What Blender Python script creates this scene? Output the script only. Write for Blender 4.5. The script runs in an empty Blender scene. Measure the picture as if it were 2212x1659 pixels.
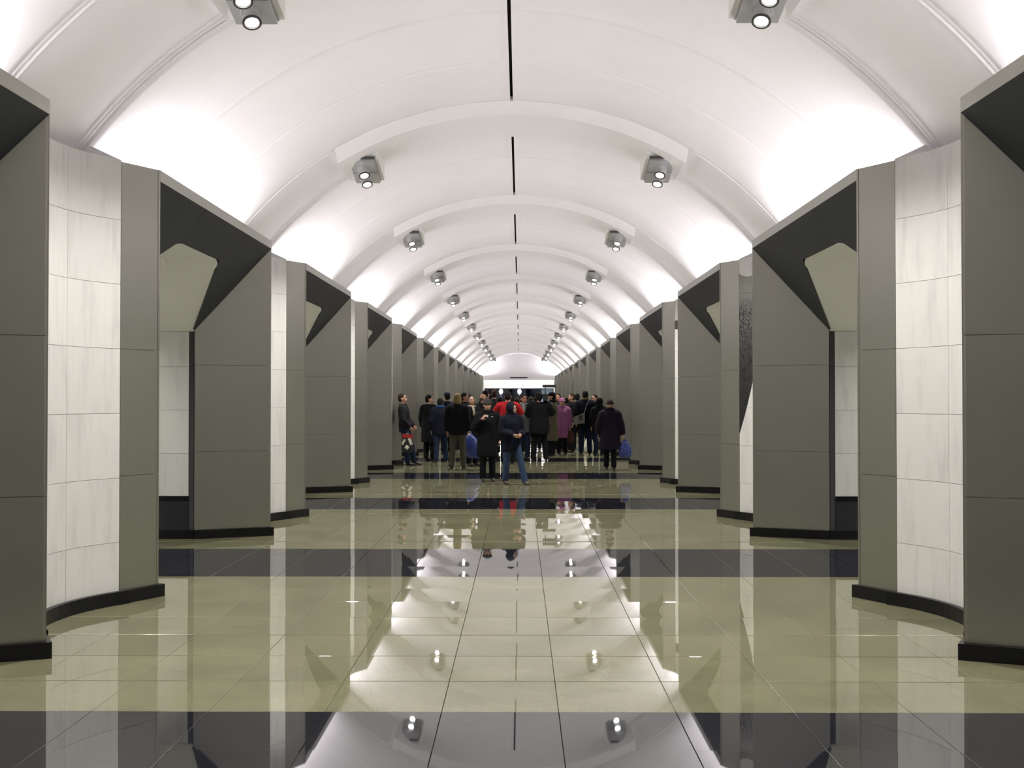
import bpy, bmesh, math, random
from mathutils import Vector, Matrix

random.seed(7)
SC = bpy.context.scene
COL = SC.collection

# ------------------------------------------------------------------ camera
cam_d = bpy.data.cameras.new('camera')
cam = bpy.data.objects.new('camera', cam_d)
COL.objects.link(cam)
cam_d.sensor_width = 36.0
cam_d.lens = 36.0 * 2322.9 / 2212.0
cam_d.clip_start = 0.05
cam_d.clip_end = 400
cam.location = (0.1023, 0.0, 1.6016)
cam.rotation_euler = (math.pi / 2 + 0.0144, 0.0, 0.0075)
SC.camera = cam

# ------------------------------------------------------------------ world, exposure
world = bpy.data.worlds.new('world')
SC.world = world
world.use_nodes = True
world.node_tree.nodes['Background'].inputs[0].default_value = (0.9, 0.9, 1.0, 1)
world.node_tree.nodes['Background'].inputs[1].default_value = 0.02
SC.view_settings.view_transform = 'Standard'
SC.view_settings.look = 'None'
SC.view_settings.exposure = 2.62
SC.cycles.max_bounces = 5
SC.cycles.diffuse_bounces = 4
SC.cycles.glossy_bounces = 3
SC.cycles.transmission_bounces = 2
SC.cycles.caustics_reflective = True
SC.cycles.caustics_refractive = False
SC.cycles.blur_glossy = 1.0
SC.cycles.sample_clamp_indirect = 4.0
SC.view_settings.gamma = 1.0
SC.view_settings.use_curve_mapping = False

COVE_W = 7.8            # watts of one cove lamp above a portal
COVE_COL = (1.0, 0.95, 0.99)
SPOT_W = 95.0            # watts of one ceiling spot
PLAT_W = 40.0            # watts of one platform lamp

# ------------------------------------------------------------------ dimensions (metres)
BAY = 6.0
PC0 = 7.715              # pylon 0 centre along the hall
K0, K1 = -3, 13          # first and last pylon
XC, HALF = 2.84, 1.036   # hall corner of the portals
ZF = 3.478               # top of fascia
VR, VA = 4.213, 5.211    # vault radius, apex
VZC = VA - VR
RIB = 0.75
Y_END = 86.47
Y_BACK = PC0 + BAY * K0 - 1.40
def pc(k): return PC0 + BAY * k
def vz(u, r=VR): return VZC + math.sqrt(max(r * r - u * u, 0))
def vu(z, r=VR): return math.sqrt(max(r * r - (z - VZC) ** 2, 0))

# ------------------------------------------------------------------ materials
def new_mat(name):
    m = bpy.data.materials.new(name)
    m.use_nodes = True
    nt = m.node_tree
    b = nt.nodes['Principled BSDF']
    return m, nt, b
def N(nt, typ, **kw):
    n = nt.nodes.new(typ)
    for k, v in kw.items():
        if k.startswith('i_'):
            key = k[2:]
            n.inputs[int(key) if key.isdigit() else key.replace('_', ' ')].default_value = v
        else:
            setattr(n, k, v)
    return n
def c4(c): return (c[0], c[1], c[2], 1)
def plain(name, col, rough=0.5, metal=0.0, emit=None, estr=0.0, noise=0.0, nscale=30.0, bump=0.0, spec=None, ior=None):
    m, nt, b = new_mat(name)
    b.inputs['Base Color'].default_value = c4(col)
    b.inputs['Roughness'].default_value = rough
    b.inputs['Metallic'].default_value = metal
    if spec is not None: b.inputs['Specular IOR Level'].default_value = spec
    if ior is not None: b.inputs['IOR'].default_value = ior
    if emit:
        b.inputs['Emission Color'].default_value = c4(emit)
        b.inputs['Emission Strength'].default_value = estr
    if noise or bump:
        tc = N(nt, 'ShaderNodeTexCoord')
        ns = N(nt, 'ShaderNodeTexNoise')
        ns.inputs['Scale'].default_value = nscale
        ns.inputs['Detail'].default_value = 4
        nt.links.new(tc.outputs['Object'], ns.inputs['Vector'])
        if noise:
            cr = N(nt, 'ShaderNodeValToRGB')
            cr.color_ramp.elements[0].position = 0.3
            cr.color_ramp.elements[1].position = 0.7
            cr.color_ramp.elements[0].color = c4([max(0, x * (1 - noise)) for x in col])
            cr.color_ramp.elements[1].color = c4([min(1, x * (1 + noise)) for x in col])
            nt.links.new(ns.outputs['Fac'], cr.inputs['Fac'])
            nt.links.new(cr.outputs['Color'], b.inputs['Base Color'])
        if bump:
            bp = N(nt, 'ShaderNodeBump')
            bp.inputs['Strength'].default_value = bump
            bp.inputs['Distance'].default_value = 0.02
            nt.links.new(ns.outputs['Fac'], bp.inputs['Height'])
            nt.links.new(bp.outputs['Normal'], b.inputs['Normal'])
    return m

def granite(name, col, spread, rough, ior, rand=0.06):
    m, nt, b = new_mat(name)
    geo = N(nt, 'ShaderNodeNewGeometry')
    n1 = N(nt, 'ShaderNodeTexNoise'); n1.inputs['Scale'].default_value = 260; n1.inputs['Detail'].default_value = 2
    n2 = N(nt, 'ShaderNodeTexNoise'); n2.inputs['Scale'].default_value = 1.7; n2.inputs['Detail'].default_value = 3
    nt.links.new(geo.outputs['Position'], n1.inputs['Vector'])
    nt.links.new(geo.outputs['Position'], n2.inputs['Vector'])
    cr = N(nt, 'ShaderNodeValToRGB')
    cr.color_ramp.elements[0].position = 0.35
    cr.color_ramp.elements[1].position = 0.65
    cr.color_ramp.elements[0].color = c4([x * (1 - spread) for x in col])
    cr.color_ramp.elements[1].color = c4([min(1, x * (1 + spread)) for x in col])
    nt.links.new(n1.outputs['Fac'], cr.inputs['Fac'])
    mr = N(nt, 'ShaderNodeMapRange')
    mr.inputs[1].default_value = 0.3; mr.inputs[2].default_value = 0.7
    mr.inputs[3].default_value = 0.85; mr.inputs[4].default_value = 1.12
    nt.links.new(n2.outputs['Fac'], mr.inputs[0])
    oi = N(nt, 'ShaderNodeObjectInfo')
    m2 = N(nt, 'ShaderNodeMapRange')
    m2.inputs[3].default_value = 1 - rand; m2.inputs[4].default_value = 1 + rand
    nt.links.new(oi.outputs['Random'], m2.inputs[0])
    mu = N(nt, 'ShaderNodeMath', operation='MULTIPLY')
    nt.links.new(mr.outputs[0], mu.inputs[0]); nt.links.new(m2.outputs[0], mu.inputs[1])
    vm = N(nt, 'ShaderNodeVectorMath', operation='SCALE')
    nt.links.new(cr.outputs['Color'], vm.inputs[0]); nt.links.new(mu.outputs[0], vm.inputs['Scale'])
    nt.links.new(vm.outputs[0], b.inputs['Base Color'])
    b.inputs['Roughness'].default_value = rough
    b.inputs['IOR'].default_value = ior
    return m

def marble_mat(name, col, art=None):
    m, nt, b = new_mat(name)
    geo = N(nt, 'ShaderNodeNewGeometry')
    mp = N(nt, 'ShaderNodeMapping'); mp.inputs['Scale'].default_value = (6, 6, 0.9)
    nt.links.new(geo.outputs['Position'], mp.inputs['Vector'])
    oi = N(nt, 'ShaderNodeObjectInfo')
    ad = N(nt, 'ShaderNodeVectorMath', operation='ADD')
    sc = N(nt, 'ShaderNodeMath', operation='MULTIPLY'); sc.inputs[1].default_value = 40
    nt.links.new(oi.outputs['Random'], sc.inputs[0])
    nt.links.new(mp.outputs[0], ad.inputs[0]); nt.links.new(sc.outputs[0], ad.inputs[1])
    ns = N(nt, 'ShaderNodeTexNoise'); ns.inputs['Scale'].default_value = 1.6; ns.inputs['Detail'].default_value = 4
    ns.inputs['Roughness'].default_value = 0.6
    nt.links.new(ad.outputs[0], ns.inputs['Vector'])
    cr = N(nt, 'ShaderNodeValToRGB')
    e = cr.color_ramp.elements
    e[0].position = 0.3; e[0].color = c4([x * 0.86 for x in col])
    e[1].position = 0.5; e[1].color = c4(col)
    nt.links.new(ns.outputs['Fac'], cr.inputs['Fac'])
    mr = N(nt, 'ShaderNodeMapRange'); mr.inputs[3].default_value = 0.97; mr.inputs[4].default_value = 1.02
    nt.links.new(oi.outputs['Random'], mr.inputs[0])
    vm = N(nt, 'ShaderNodeVectorMath', operation='SCALE')
    nt.links.new(cr.outputs['Color'], vm.inputs[0]); nt.links.new(mr.outputs[0], vm.inputs['Scale'])
    out = vm.outputs[0]
    if art:
        # inlaid monochrome picture: a dark tree in front of a grey sky, above a pale slanting bank
        sx = N(nt, 'ShaderNodeSeparateXYZ'); nt.links.new(geo.outputs['Position'], sx.inputs[0])
        def ramp(src, a, bb):
            r = N(nt, 'ShaderNodeMapRange'); r.inputs[1].default_value = a; r.inputs[2].default_value = bb
            nt.links.new(src, r.inputs[0]); return r.outputs[0]
        def mth(op, a, bv):
            r = N(nt, 'ShaderNodeMath', operation=op)
            for i, v in enumerate((a, bv)):
                if isinstance(v, (int, float)): r.inputs[i].default_value = v
                else: nt.links.new(v, r.inputs[i])
            return r.outputs[0]
        yrel = mth('SUBTRACT', sx.outputs['Y'], art['yc'])
        if art['kind'] == 'tree':
            low = mth('ADD', mth('MULTIPLY', yrel, -3.4), 3.55)      # lower edge of the picture
            low = mth('MINIMUM', low, 2.25)
            n3 = N(nt, 'ShaderNodeTexNoise'); n3.inputs['Scale'].default_value = 3.0
            nt.links.new(geo.outputs['Position'], n3.inputs['Vector'])
            top = mth('ADD', mth('MULTIPLY', n3.outputs['Fac'], 0.5), 3.0)
            inside = mth('MULTIPLY', mth('GREATER_THAN', sx.outputs['Z'], low), mth('LESS_THAN', sx.outputs['Z'], top))
            vo = N(nt, 'ShaderNodeTexVoronoi', feature='DISTANCE_TO_EDGE'); vo.inputs['Scale'].default_value = 9
            mp2 = N(nt, 'ShaderNodeMapping'); mp2.inputs['Scale'].default_value = (1.4, 1.4, 0.55)
            nt.links.new(geo.outputs['Position'], mp2.inputs['Vector'])
            nt.links.new(mp2.outputs[0], vo.inputs['Vector'])
            n4 = N(nt, 'ShaderNodeTexNoise'); n4.inputs['Scale'].default_value = 34; n4.inputs['Detail'].default_value = 3
            nt.links.new(geo.outputs['Position'], n4.inputs['Vector'])
            leaves = ramp(n4.outputs['Fac'], 0.42, 0.62)
            br = ramp(vo.outputs['Distance'], 0.02, 0.09)
            up = ramp(sx.outputs['Z'], 2.1, 2.7)
            mixv = N(nt, 'ShaderNodeMix'); nt.links.new(up, mixv.inputs[0])
            nt.links.new(mth('MULTIPLY', br, 0.28), mixv.inputs[2]); nt.links.new(leaves, mixv.inputs[3])
            sky = ramp(sx.outputs['Z'], 2.75, 3.05)
            val = mth('MAXIMUM', mth('MULTIPLY', mixv.outputs[0], ramp(sx.outputs['Z'], 1.2, 3.2)), sky)
            pr = N(nt, 'ShaderNodeValToRGB')
            pr.color_ramp.elements[0].color = (0.003, 0.003, 0.004, 1)
            pr.color_ramp.elements[1].color = (0.17, 0.17, 0.15, 1)
            nt.links.new(val, pr.inputs['Fac'])
            pcol = pr.outputs['Color']
        else:
            inside = mth('MULTIPLY', mth('GREATER_THAN', sx.outputs['Z'], art['z0']), mth('LESS_THAN', sx.outputs['Z'], art['z1']))
            rg = N(nt, 'ShaderNodeRGB'); rg.outputs[0].default_value = c4(art['col'])
            pcol = rg.outputs[0]
        mx = N(nt, 'ShaderNodeMix', data_type='RGBA')
        nt.links.new(inside, mx.inputs[0]); nt.links.new(out, mx.inputs[6]); nt.links.new(pcol, mx.inputs[7])
        out = mx.outputs[2]
    nt.links.new(out, b.inputs['Base Color'])
    b.inputs['Roughness'].default_value = 0.35
    return m

def steel_mat(name, col, rough):
    m, nt, b = new_mat(name)
    geo = N(nt, 'ShaderNodeNewGeometry')
    mp = N(nt, 'ShaderNodeMapping'); mp.inputs['Scale'].default_value = (1.2, 1.2, 60)
    nt.links.new(geo.outputs['Position'], mp.inputs['Vector'])
    ns = N(nt, 'ShaderNodeTexNoise'); ns.inputs['Scale'].default_value = 3; ns.inputs['Detail'].default_value = 5
    nt.links.new(mp.outputs[0], ns.inputs['Vector'])
    mr = N(nt, 'ShaderNodeMapRange'); mr.inputs[3].default_value = 0.96; mr.inputs[4].default_value = 1.04
    nt.links.new(ns.outputs['Fac'], mr.inputs[0])
    rg = N(nt, 'ShaderNodeRGB'); rg.outputs[0].default_value = c4(col)
    vm = N(nt, 'ShaderNodeVectorMath', operation='SCALE')
    nt.links.new(rg.outputs[0], vm.inputs[0]); nt.links.new(mr.outputs[0], vm.inputs['Scale'])
    nt.links.new(vm.outputs[0], b.inputs['Base Color'])
    mr2 = N(nt, 'ShaderNodeMapRange'); mr2.inputs[3].default_value = rough - 0.02; mr2.inputs[4].default_value = rough + 0.02
    nt.links.new(ns.outputs['Fac'], mr2.inputs[0])
    nt.links.new(mr2.outputs[0], b.inputs['Roughness'])
    b.inputs['Metallic'].default_value = 1.0
    return m

M = {}
M['plaster'] = plain('white_plaster', (0.885, 0.866, 0.875), 0.7, noise=0.015, nscale=2)
M['plaster_grey'] = plain('grey_plaster', (0.72, 0.72, 0.66), 0.7)
M['bracket'] = plain('bracket_paint', (0.72, 0.71, 0.68), 0.5)
M['slot'] = plain('dark_slot', (0.02, 0.017, 0.011), 0.8)
M['marble'] = marble_mat('white_marble', (0.585, 0.583, 0.562))
M['steel'] = steel_mat('brushed_steel', (0.29, 0.287, 0.252), 0.40)
M['soffit'] = plain('dark_soffit_steel', (0.033, 0.036, 0.043), 0.5, metal=0.3)
M['gap'] = plain('dark_gap', (0.035, 0.036, 0.042), 0.7)
M['black_granite'] = granite('black_granite', (0.0025, 0.0025, 0.004), 0.3, 0.3, 1.35)
M['speckle'] = granite('speckled_granite', (0.022, 0.023, 0.028), 0.6, 0.25, 1.45)
M['tile_light'] = granite('light_granite', (0.188, 0.185, 0.112), 0.18, 0.02, 2.2)
M['tile_dark'] = granite('dark_granite', (0.014, 0.0145, 0.02), 0.3, 0.02, 2.8)
M['grout'] = plain('grout', (0.10, 0.09, 0.06), 0.9)
M['concrete'] = plain('concrete', (0.22, 0.22, 0.20), 0.9)
M['lamp_metal'] = plain('lamp_metal', (0.50, 0.50, 0.51), 0.3, metal=0.3)
M['lamp_dark'] = plain('lamp_dark_ring', (0.05, 0.05, 0.045), 0.4)
M['bulb'] = plain('lit_bulb', (1, 1, 1), 0.5, emit=(1.0, 0.98, 0.95), estr=3.0)
M['fascia'] = plain('pale_fascia_steel', (0.36, 0.355, 0.32), 0.4, metal=0.35)
M['tube'] = plain('lit_tube', (1, 1, 1), 0.5, emit=COVE_COL, estr=1.2)

for _m in ('bulb', 'tube'): M[_m].cycles.emission_sampling = 'NONE'

# ------------------------------------------------------------------ mesh helpers
class MB:
    def __init__(s): s.v = []; s.f = []; s.mi = []; s.cur = 0
    def add(s, vs, fs):
        o = len(s.v); s.v += [tuple(v) for v in vs]
        for f in fs: s.f.append(tuple(i + o for i in f)); s.mi.append(s.cur)
    def box(s, c, d, rot=None):
        hx, hy, hz = d[0] / 2, d[1] / 2, d[2] / 2
        vs = [Vector((sx * hx, sy * hy, sz * hz)) for sx in (-1, 1) for sy in (-1, 1) for sz in (-1, 1)]
        if rot is not None: vs = [rot @ v for v in vs]
        vs = [v + Vector(c) for v in vs]
        s.add(vs, [(0, 1, 3, 2), (4, 6, 7, 5), (0, 4, 5, 1), (2, 3, 7, 6), (0, 2, 6, 4), (1, 5, 7, 3)])
    def prism(s, poly, z0, z1):
        """vertical extrusion of a plan polygon; z0/z1 number or list per vertex"""
        n = len(poly)
        a = z0 if isinstance(z0, (list, tuple)) else [z0] * n
        b = z1 if isinstance(z1, (list, tuple)) else [z1] * n
        vs = [(p[0], p[1], a[i]) for i, p in enumerate(poly)] + [(p[0], p[1], b[i]) for i, p in enumerate(poly)]
        fs = [tuple(range(n - 1, -1, -1)), tuple(range(n, 2 * n))]
        fs += [(i, (i + 1) % n, n + (i + 1) % n, n + i) for i in range(n)]
        s.add(vs, fs)
    def slab(s, pts, nrm, t):
        """planar polygon thickened by t against its normal"""
        n = len(pts); d = Vector(nrm).normalized() * t
        vs = [Vector(p) for p in pts] + [Vector(p) - d for p in pts]
        fs = [tuple(range(n)), tuple(range(2 * n - 1, n - 1, -1))]
        fs += [(i, n + i, n + (i + 1) % n, (i + 1) % n) for i in range(n)]
        s.add(vs, fs)
    def grid(s, rows, closed=False):
        """rows of equally many points -> quads"""
        o = len(s.v); m = len(rows[0])
        for r in rows: s.v += [tuple(p) for p in r]
        for i in range(len(rows) - 1):
            for j in range(m if closed else m - 1):
                j2 = (j + 1) % m
                s.f.append((o + i * m + j, o + i * m + j2, o + (i + 1) * m + j2, o + (i + 1) * m + j)); s.mi.append(s.cur)
    def tube(s, pts, rad, seg=10, up=(0, 0, 1), cap=True):
        """round or elliptical tube through points; rad number or (ra, rb) each"""
        pts = [Vector(p) for p in pts]; n = len(pts); rows = []; a = None
        for i, p in enumerate(pts):
            t = (pts[min(i + 1, n - 1)] - pts[max(i - 1, 0)]).normalized()
            if a is None:
                u = Vector(up)
                if abs(t.dot(u)) > 0.95: u = Vector((0, 1, 0)) if abs(t.y) < 0.9 else Vector((1, 0, 0))
                a = t.cross(u).normalized()
            else:
                a = (a - t * a.dot(t)).normalized()
            b = a.cross(t).normalized()
            r = rad[i] if isinstance(rad, (list, tuple)) else rad
            ra, rb = r if isinstance(r, (list, tuple)) else (r, r)
            rows.append([p + a * ra * math.cos(2 * math.pi * j / seg) + b * rb * math.sin(2 * math.pi * j / seg) for j in range(seg)])
        o = len(s.v)
        s.grid(rows, closed=True)
        if cap:
            s.f.append(tuple(o + j for j in range(seg - 1, -1, -1))); s.mi.append(s.cur)
            s.f.append(tuple(o + (n - 1) * seg + j for j in range(seg))); s.mi.append(s.cur)
    def ball(s, c, r, seg=12, rings=8, rot=None):
        c = Vector(c); r = r if isinstance(r, (list, tuple)) else (r, r, r)
        o = len(s.v); vs = []
        for i in range(1, rings):
            th = math.pi * i / rings
            for j in range(seg):
                ph = 2 * math.pi * j / seg
                vs.append(Vector((r[0] * math.sin(th) * math.cos(ph), r[1] * math.sin(th) * math.sin(ph), r[2] * math.cos(th))))
        vs += [Vector((0, 0, r[2])), Vector((0, 0, -r[2]))]
        if rot is not None: vs = [rot @ v for v in vs]
        s.v += [tuple(v + c) for v in vs]
        for i in range(rings - 2):
            for j in range(seg):
                j2 = (j + 1) % seg
                s.f.append((o + i * seg + j, o + (i + 1) * seg + j, o + (i + 1) * seg + j2, o + i * seg + j2)); s.mi.append(s.cur)
        t = o + (rings - 1) * seg; bq = t + 1; l = o + (rings - 2) * seg
        for j in range(seg):
            j2 = (j + 1) % seg
            s.f.append((t, o + j, o + j2)); s.mi.append(s.cur)
            s.f.append((bq, l + j2, l + j)); s.mi.append(s.cur)
    def mesh(s, name, mats, smooth=False, fix=True):
        me = bpy.data.meshes.new(name)
        me.from_pydata(s.v, [], s.f)
        if fix:
            bm = bmesh.new(); bm.from_mesh(me)
            bmesh.ops.recalc_face_normals(bm, faces=bm.faces)
            bm.to_mesh(me); bm.free()
        mats = mats if isinstance(mats, (list, tuple)) else [mats]
        for m in mats: me.materials.append(M[m] if isinstance(m, str) else m)
        if len(mats) > 1:
            me.polygons.foreach_set('material_index', s.mi)
        if smooth: me.polygons.foreach_set('use_smooth', [True] * len(me.polygons))
        me.update()
        return me

def link(name, data, parent=None, loc=None):
    o = bpy.data.objects.new(name, data)
    COL.objects.link(o)
    if parent is not None: o.parent = parent
    if loc is not None: o.location = loc
    return o
def tag(o, label, cat, group=None):
    o['label'] = label; o['category'] = cat
    if group: o['group'] = group
    return o
def struct(o): o['kind'] = 'structure'; return o
def thing(name, label, cat, loc=(0, 0, 0), group=None, rz=0.0):
    o = bpy.data.objects.new(name, None); COL.objects.link(o)
    o.empty_display_size = 0.2
    o.location = loc; o.rotation_euler = (0, 0, rz)
    return tag(o, label, cat, group)
ORD = ['nearest', 'second', 'third', 'fourth', 'fifth', 'sixth', 'seventh', 'eighth', 'ninth', 'tenth', 'eleventh', 'twelfth', 'thirteenth', 'fourteenth', 'fifteenth', 'sixteenth']

# ------------------------------------------------------------------ floor
floor_y0 = 5.5323                      # far edge of the nearest dark band
def row_edge(i): return floor_y0 + 0.6 * i
def row_dark(i): return (i % 10) in (7, 8, 9)       # row i spans edge(i)..edge(i+1)
rr = random.Random(11)
ROW_TILT = {i: rr.uniform(-1, 1) * 0.006 for i in range(-40, 170)}
def build_floor():
    mb = MB()
    mb.box((0, (Y_BACK + 96) / 2, -0.06), (10.6, 96 - Y_BACK, 0.1))
    fl = struct(link('floor', mb.mesh('floor', 'grout')))
    fl['label'] = 'polished granite hall floor, pale tiles crossed by dark bands'
    tiles = {}
    for key in ('tile_light', 'tile_dark'):
        mb = MB(); w = 0.2985; c = 0.0015
        mb.add([(-w, -w, -.018), (w, -w, -.018), (w, w, -.018), (-w, w, -.018),
                (-w, -w, -c), (w, -w, -c), (w, w, -c), (-w, w, -c),
                (-w + c, -w + c, 0), (w - c, -w + c, 0), (w - c, w - c, 0), (-w + c, w - c, 0)],
               [(3, 2, 1, 0), (0, 1, 5, 4), (1, 2, 6, 5), (2, 3, 7, 6), (3, 0, 4, 7),
                (4, 5, 9, 8), (5, 6, 10, 9), (6, 7, 11, 10), (7, 4, 8, 11), (8, 9, 10, 11)])
        tiles[key] = mb.mesh('floor_tile', key)
    rng = random.Random(5)
    # rows near the camera: each tile an object
    R0, R1 = -2, 25
    for i in range(R0, R1):
        for j in range(-5, 6):
            o = link('floor_tile', tiles['tile_dark' if row_dark(i) else 'tile_light'], fl,
                     (0.6 * j, row_edge(i) + 0.3, 0.0))
            o.rotation_euler = (ROW_TILT[i] + rng.uniform(-1, 1) * 0.0006, rng.uniform(-1, 1) * 0.0008, 0)
    # everything else: one joined field
    mb = MB()
    i0 = int(math.floor((Y_BACK - floor_y0) / 0.6)) + 1
    i1 = int((Y_END + 1.5 - floor_y0) / 0.6)
    for i in range(i0, i1):
        for j in range(-8, 9):
            if R0 <= i < R1 and -5 <= j <= 5: continue
            w = 0.2985; cx, cy = 0.6 * j, row_edge(i) + 0.3
            if j == -8: xs = (-5.15, cx + w)
            elif j == 8: xs = (cx - w, 5.15)
            else: xs = (cx - w, cx + w)
            dz = w * (ROW_TILT[i] + rng.uniform(-1, 1) * 0.0006)
            mb.cur = 1 if row_dark(i) else 0
            mb.add([(xs[0], cy - w, -.018), (xs[1], cy - w, -.018), (xs[1], cy + w, -.018), (xs[0], cy + w, -.018),
                    (xs[0], cy - w, -dz), (xs[1], cy - w, -dz), (xs[1], cy + w, dz), (xs[0], cy + w, dz)],
                   [(0, 1, 5, 4), (1, 2, 6, 5), (2, 3, 7, 6), (3, 0, 4, 7), (4, 5, 6, 7)])
    o = link('floor_tile_field', mb.mesh('floor_tile_field', ['tile_light', 'tile_dark']), fl)
    o['kind'] = 'stuff'
build_floor()

# ------------------------------------------------------------------ vault
def arc_rows(u0, u1, n, r):
    return [(u0 + (u1 - u0) * t / n, vz(u0 + (u1 - u0) * t / n, r)) for t in range(n + 1)]
def arc_ang(a0, a1, n, r):
    return [(r * math.sin(a0 + (a1 - a0) * t / n), VZC + r * math.cos(a0 + (a1 - a0) * t / n)) for t in range(n + 1)]
A_SPR = math.acos((3.0 - VZC) / VR)            # springing at z = 3.0
SLOT = 0.017
def shell(prof, y0, y1, t=0.05, edge=0.012, lip=0.0):
    """thick curved shell between y0 and y1 with chamfered long edges"""
    mb = MB()
    ins = [(p[0], p[1]) for p in prof]
    def off(p, d):
        v = Vector((p[0], p[1] - VZC)); L = v.length
        v = v * ((L + d) / L); return (v[0], v[1] + VZC)
    rows = []
    out = [off(p, t) for p in ins]
    ch = [off(p, edge) for p in ins]
    if lip:
        rec = [off(p, 0.007) for p in ins]; ch = [off(p, 0.010) for p in ins]
        seq = [(y0, out), (y0, ch), (y0 + .003, rec), (y0 + lip, rec), (y0 + lip + .01, ins), (y0 + lip + .04, ins), (y1 - lip - .04, ins), (y1 - lip - .01, ins), (y1 - lip, rec), (y1 - .003, rec), (y1, ch), (y1, out)]
    else:
      seq = [(y0, out), (y0, ch), (y0 + edge, ins), (y0 + edge + .02, ins), (y1 - edge - .02, ins), (y1 - edge, ins), (y1, ch), (y1, out)]
    for y, pr in seq: rows.append([(p[0], y, p[1]) for p in pr])
    rows.append(rows[0])
    mb.grid(rows)
    n = len(prof); q = len(seq)
    base = len(mb.v) - (q + 1) * n
    mb.f.append(tuple(base + i * n for i in range(q))); mb.mi.append(0)
    mb.f.append(tuple(base + i * n + n - 1 for i in range(q - 1, -1, -1))); mb.mi.append(0)
    return mb
def build_ceiling():
    mb = MB()
    r = VR + 0.12
    prof = arc_ang(-A_SPR, A_SPR, 60, r)
    mb.grid([[(p[0], y, p[1]) for p in prof] for y in (Y_BACK, Y_END)])
    mb.grid([[(p[0] * 1.02, y, (p[1] - VZC) * 1.02 + VZC) for p in prof] for y in (Y_BACK, Y_END)])
    cl = struct(link('ceiling', mb.mesh('vault_backing', 'slot', smooth=True, fix=False)))
    cl['label'] = 'long white barrel vault of curved panels between shallow ribs'
    # curved panels, three per bay on each side of the slot
    a_slot = SLOT / VR
    pm = {}
    for s in (-1, 1):
        pr = arc_ang(a_slot, A_SPR, 40, VR)
        pr = [(s * p[0], p[1]) for p in pr]
        mb = shell(pr, -0.7495, 0.7495, 0.05, 0.010, lip=0.03)
        pm[s] = mb.mesh('vault_panel', 'plaster', smooth=False)
        for poly in pm[s].polygons: poly.use_smooth = True
    # rib outer bands
    RB = VR + 0.03
    a_beam = math.asin(2.14 / VR)
    bm_ = {}
    for s in (-1, 1):
        pr = [(s * p[0], p[1]) for p in arc_ang(a_beam - 0.01, A_SPR, 26, RB)]
        mb = shell(pr, -RIB, RIB, 0.05, 0.002)
        # two fine beads along each edge
        for e in (-1, 1):
            for q, dr in ((0.70, 0.0), (0.635, 0.012)):
                pts = [(p[0], e * q, p[1]) for p in [(s * w[0], w[1]) for w in arc_ang(a_beam, A_SPR, 26, RB - dr * 0 + 0.002)]]
                mb.tube(pts, 0.016, 6)
        bm_[s] = mb.mesh('rib_band', 'plaster')
        for poly in bm_[s].polygons: poly.use_smooth = True
    # central beam of a rib: dropped wedge section
    D = 0.11
    seq = [(-RIB, -0.06), (-RIB, 0.0), (-0.55, D), (0.56, D), (RIB, 0.0), (RIB, -0.06)]
    mb = MB(); rows = []
    n = 44
    for y, d in seq:
        rows.append([(p[0], y, p[1]) for p in arc_ang(-math.asin(2.14 / (VR - d)), math.asin(2.14 / (VR - d)), n, VR - d)])
    rows.append(rows[0]); mb.grid(rows)
    m = n + 1; base = 0
    mb.f.append(tuple(i * m for i in range(6))); mb.mi.append(0)
    mb.f.append(tuple(i * m + m - 1 for i in range(5, -1, -1))); mb.mi.append(0)
    beam = mb.mesh('rib_beam', 'plaster')
    for k in range(K0, K1):
        link('rib_beam', beam, cl, (0, pc(k), 0))
        for s in (-1, 1): link('rib_band', bm_[s], cl, (0, pc(k), 0))
    for k in range(K0 - 1, K1 + 1):
        for j in range(3):
            y = pc(k) + RIB + 0.75 + 1.5 * j
            if y - 0.75 < Y_BACK - 0.1 or y + 0.75 > Y_END + 0.1: continue
            for s in (-1, 1): link('vault_panel', pm[s], cl, (0, y, 0))
build_ceiling()
# ------------------------------------------------------------------ pylons
NE = (3.04, 0.71)                          # niche edge (u, y)
NR = ((0.71 ** 2 + 0.255 ** 2) / (2 * 0.255))
NCU = 3.295 - NR                           # niche arc centre
JI = (3.645, 1.36)                         # inner edge of a splayed jamb
TW = 1.33                                  # face of the passage wall, from the pylon centre
Z_ROWS = [0.1, 0.484, 0.986, 1.492, 2.0, 2.508, 3.014, 3.492]
def nu(y, d=0.0): return NCU + math.sqrt((NR + d) ** 2 - y * y)
def side(s, pts): return [(s * p[0], p[1]) for p in pts]
def seg_panel(mb, s, p0, p1, z0, z1, t=0.022, gap=0.0016):
    a, b = Vector(p0), Vector(p1)
    d = (b - a).normalized(); a = a + d * gap; b = b - d * gap
    n = Vector((-d.y, d.x))
    if n.dot(Vector((4.5, 0)) - a) < 0: n = -n
    poly = [a, b, b + n * t - d * t * 0.0, a + n * t]
    mb.prism(side(s, [(p.x, p.y) for p in poly]), z0 + gap, z1 - gap)
def arc_panel(mb, s, y0, y1, z0, z1, t, gap, n=8, d=0.0):
    ys = [y0 + gap + (y1 - y0 - 2 * gap) * i / n for i in range(n + 1)]
    poly = [(nu(y, d), y) for y in ys] + [(nu(y, d) + t, y) for y in reversed(ys)]
    mb.prism(side(s, poly), z0 + gap, z1 - gap)
PYM = {}
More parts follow.
